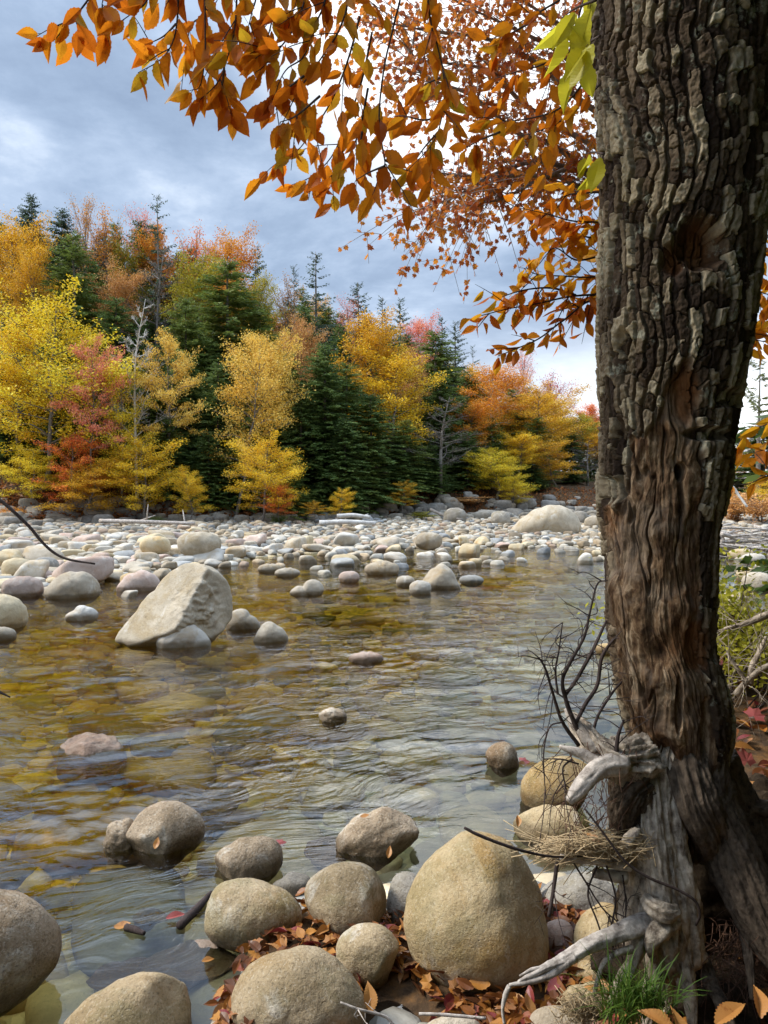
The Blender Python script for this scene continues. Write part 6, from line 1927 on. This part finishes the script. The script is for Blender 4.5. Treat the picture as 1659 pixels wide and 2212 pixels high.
# grass tuft
b = MB()
q = np.random.RandomState(35)
for k in range(330):
    u0, v0, d0 = q.normal(1375, 38), q.normal(2190, 22), q.uniform(2.06, 2.24)
    p = at(u0, v0, d0)
    a_ = q.uniform(0, 6.28)
    l = q.uniform(0.07, 0.19)
    hd = np.array([math.cos(a_) - 0.25, math.sin(a_) * 0.8 - 0.2, 0]) * q.uniform(0.3, 0.95)
    t_ = np.linspace(0, 1, 6)[:, None]
    W = p + hd * l * t_ ** 1.6 + np.array([0, 0, 1.0]) * l * (0.95 * t_ - 0.45 * t_ ** 2.4 * np.linalg.norm(hd))
    sd = norm(np.array([-hd[1], hd[0], 0.1])) * (0.0022 * (1 - t_ ** 2) + 0.0003)
    Vg = np.concatenate([W - sd, W + sd])
    i = np.arange(5)
    b.add(Vg, np.stack([i, i + 6, i + 7, i + 1], 1))
o = recentre(b.build('grass_tuft', M['grass'], smooth=False))
tag(o, 'tuft of fine green grass at the foot of the roots', 'grass', kind='stuff')


# leaf litter between the stones and on the right bank
def scatter(mb, n, rng, ok, size, zoff=(0.0, 0.03), flat=0.5):
    k = 0
    tries = 0
    while k < n and tries < n * 40:
        tries += 1
        u, v = rng()
        p, _ = on_z(u, v, 0.06)
        x_, y_ = p[0], p[1]
        z_ = gz(x_, y_)
        if not ok(x_, y_, z_):
            continue
        p = np.array([x_, y_, z_ + lq.uniform(*zoff)])
        a_ = lq.uniform(0, 6.28)
        d = np.array([math.cos(a_), math.sin(a_), lq.normal(0.05, 0.3)])
        sh_ = BEECH[lq.randint(5)] if lq.rand() < 0.82 else MAPLE[lq.randint(3)]
        place_leaf(mb, sh_, p, d, np.array([0, 0, 1.0]) + lq.randn(3) * flat, size * lq.uniform(0.7, 1.2))
        k += 1


b = MB()
scatter(b, 1050, lambda: (lq.uniform(470, 1250), lq.uniform(1950, 2290)), lambda x_, y_, z_: z_ > 0.02, 0.072, zoff=(0.005, 0.06), flat=0.55)
scatter(b, 700, lambda: (lq.uniform(1180, 1720), lq.uniform(1940, 2330)), lambda x_, y_, z_: z_ > 0.02, 0.078, zoff=(0.0, 0.05), flat=0.5)
for k in range(2600):
    x_, y_ = lq.uniform(1.2, 4.6), lq.uniform(2.4, 8.0)
    if x_ < np.interp(y_, XB_Y, XB_X) + 0.3:
        continue
    a_ = lq.uniform(0, 6.28)
    place_leaf(b, BEECH[lq.randint(5)], np.array([x_, y_, gz(x_, y_) + lq.uniform(0.0, 0.05)]), np.array([math.cos(a_), math.sin(a_), lq.normal(0.1, 0.3)]), np.array([0, 0, 1.0]) + lq.randn(3) * 0.5, 0.085)
o = b.build('leaf_litter', M['litter'], smooth=False)
tag(o, 'brown, orange and red fallen leaves lying between the shore stones', 'leaf litter', kind='stuff')


HERO = [leaf_shape(W=w_, fold=f_, curl=c_, seed=k, n=25, serr=0.07) for k, (w_, f_, c_) in enumerate([(0.52, 0.35, 0.16), (0.46, 0.6, 0.25), (0.56, 0.25, -0.15), (0.42, 1.0, 0.35), (0.5, 0.45, -0.2)])]


def fallen(label, u, v, d, size, mat, kind=0, yaw=0.0, tilt=(0, 0), z=None):
    p = at(u, v, d) if z is None else on_z(u, v, z)[0]
    b_ = MB()
    dv = np.array([math.cos(yaw), math.sin(yaw), tilt[0]])
    place_leaf(b_, (HERO[kind % 5] if kind < 5 else MAPLE[kind % 3]), p - dv * size * 0.5, dv, np.array([tilt[1], -0.35, 1.0]), size)
    return tag(recentre(b_.build('fallen_leaf', M[mat], smooth=False)), label, 'leaf')


fallen('large upright orange-brown leaf at the bottom edge beside the grass', 1462, 2170, 2.02, 0.105, 'brown_leaf', 1, 1.75, (1.8, 0.3))
fallen('pale curled leaf at the bottom edge left of the large upright one', 1415, 2195, 2.02, 0.09, 'brown_leaf', 3, 2.6, (0.4, -0.3))
fallen('orange leaf in the lower right corner, larger of two', 1580, 2180, 2.04, 0.11, 'brown_leaf', 1, 0.4, (0.5, -0.5))
fallen('orange leaf overlapping in the extreme lower right corner', 1640, 2150, 2.06, 0.10, 'brown_leaf', 3, 1.2, (0.6, 0.2))
fallen('brown leaf lying on the flat pale stone', 1282, 2136, 2.22, 0.06, 'brown_leaf', 0, 2.6, (0.1, 0))
fallen('big toothed brown leaf propped against the mossy boulder', 797, 2130, 2.38, 0.085, 'brown_leaf', 0, 1.8, (1.3, 0.1))
fallen('tiny yellow leaf on the ragged-edged boulder', 788, 1763, 3.28, 0.04, 'brown_leaf', 2, 0.2)
fallen('orange leaf stuck upright on the ragged-edged boulder front', 843, 1828, 3.06, 0.05, 'brown_leaf', 1, 1.2, (1.5, 0.2))
fallen('pink maple leaf floating beside the low oval boulder', 618, 1818, 0, 0.085, 'red_leaf', 5, 0.4, z=0.006)
fallen('red leaf caught on the black sunken stick', 380, 1976, 0, 0.08, 'red_leaf', 1, 0.2, (0.3, 0), z=0.02)
fallen('yellow leaf floating left of the black sunken stick', 265, 2000, 0, 0.07, 'brown_leaf', 2, 0.2, z=0.006)
fallen('orange leaf floating over the pinkish slab', 450, 2072, 0, 0.05, 'brown_leaf', 0, 0.5, z=0.02)
fallen('tan leaf at the waterline of the domed stream boulder', 340, 1818, 2.95, 0.045, 'brown_leaf', 2, 1.4, (0.8, 0))
fallen('red maple leaf floating by the small lone brown stone', 1145, 1642, 0, 0.12, 'red_leaf', 6, 0.3, z=0.008)
fallen('russet leaf floating by the small lone brown stone', 1122, 1648, 0, 0.10, 'brown_leaf', 1, 2.2, z=0.006)
fallen('curled leaf on the left end of the flat pale tan boulder', 1120, 1766, 2.95, 0.055, 'brown_leaf', 3, 1.3, (0.9, 0.3))
fallen('pale pink upturned leaf on the bank right of the trunk', 1602, 1590, 3.0, 0.11, 'red_leaf', 7, 1.5, (1.5, 0.2))
fallen('orange leaf on the bank edge under the pale upturned one', 1610, 1612, 3.0, 0.10, 'brown_leaf', 1, 0.1)
fallen('rusty leaf pile topmost leaf right of the trunk foot', 1600, 1700, 2.75, 0.10, 'brown_leaf', 2, 0.1, (0.1, 0.1))
fallen('dark red leaf among the bush stems at the right edge', 1640, 1528, 3.2, 0.12, 'red_leaf', 5, 0.8, (0.4, 0.2))
fallen('straw-coloured leaf resting on the straw raft', 1275, 1805, 2.3, 0.07, 'brown_leaf', 3, 2.0, (0.6, 0.2))
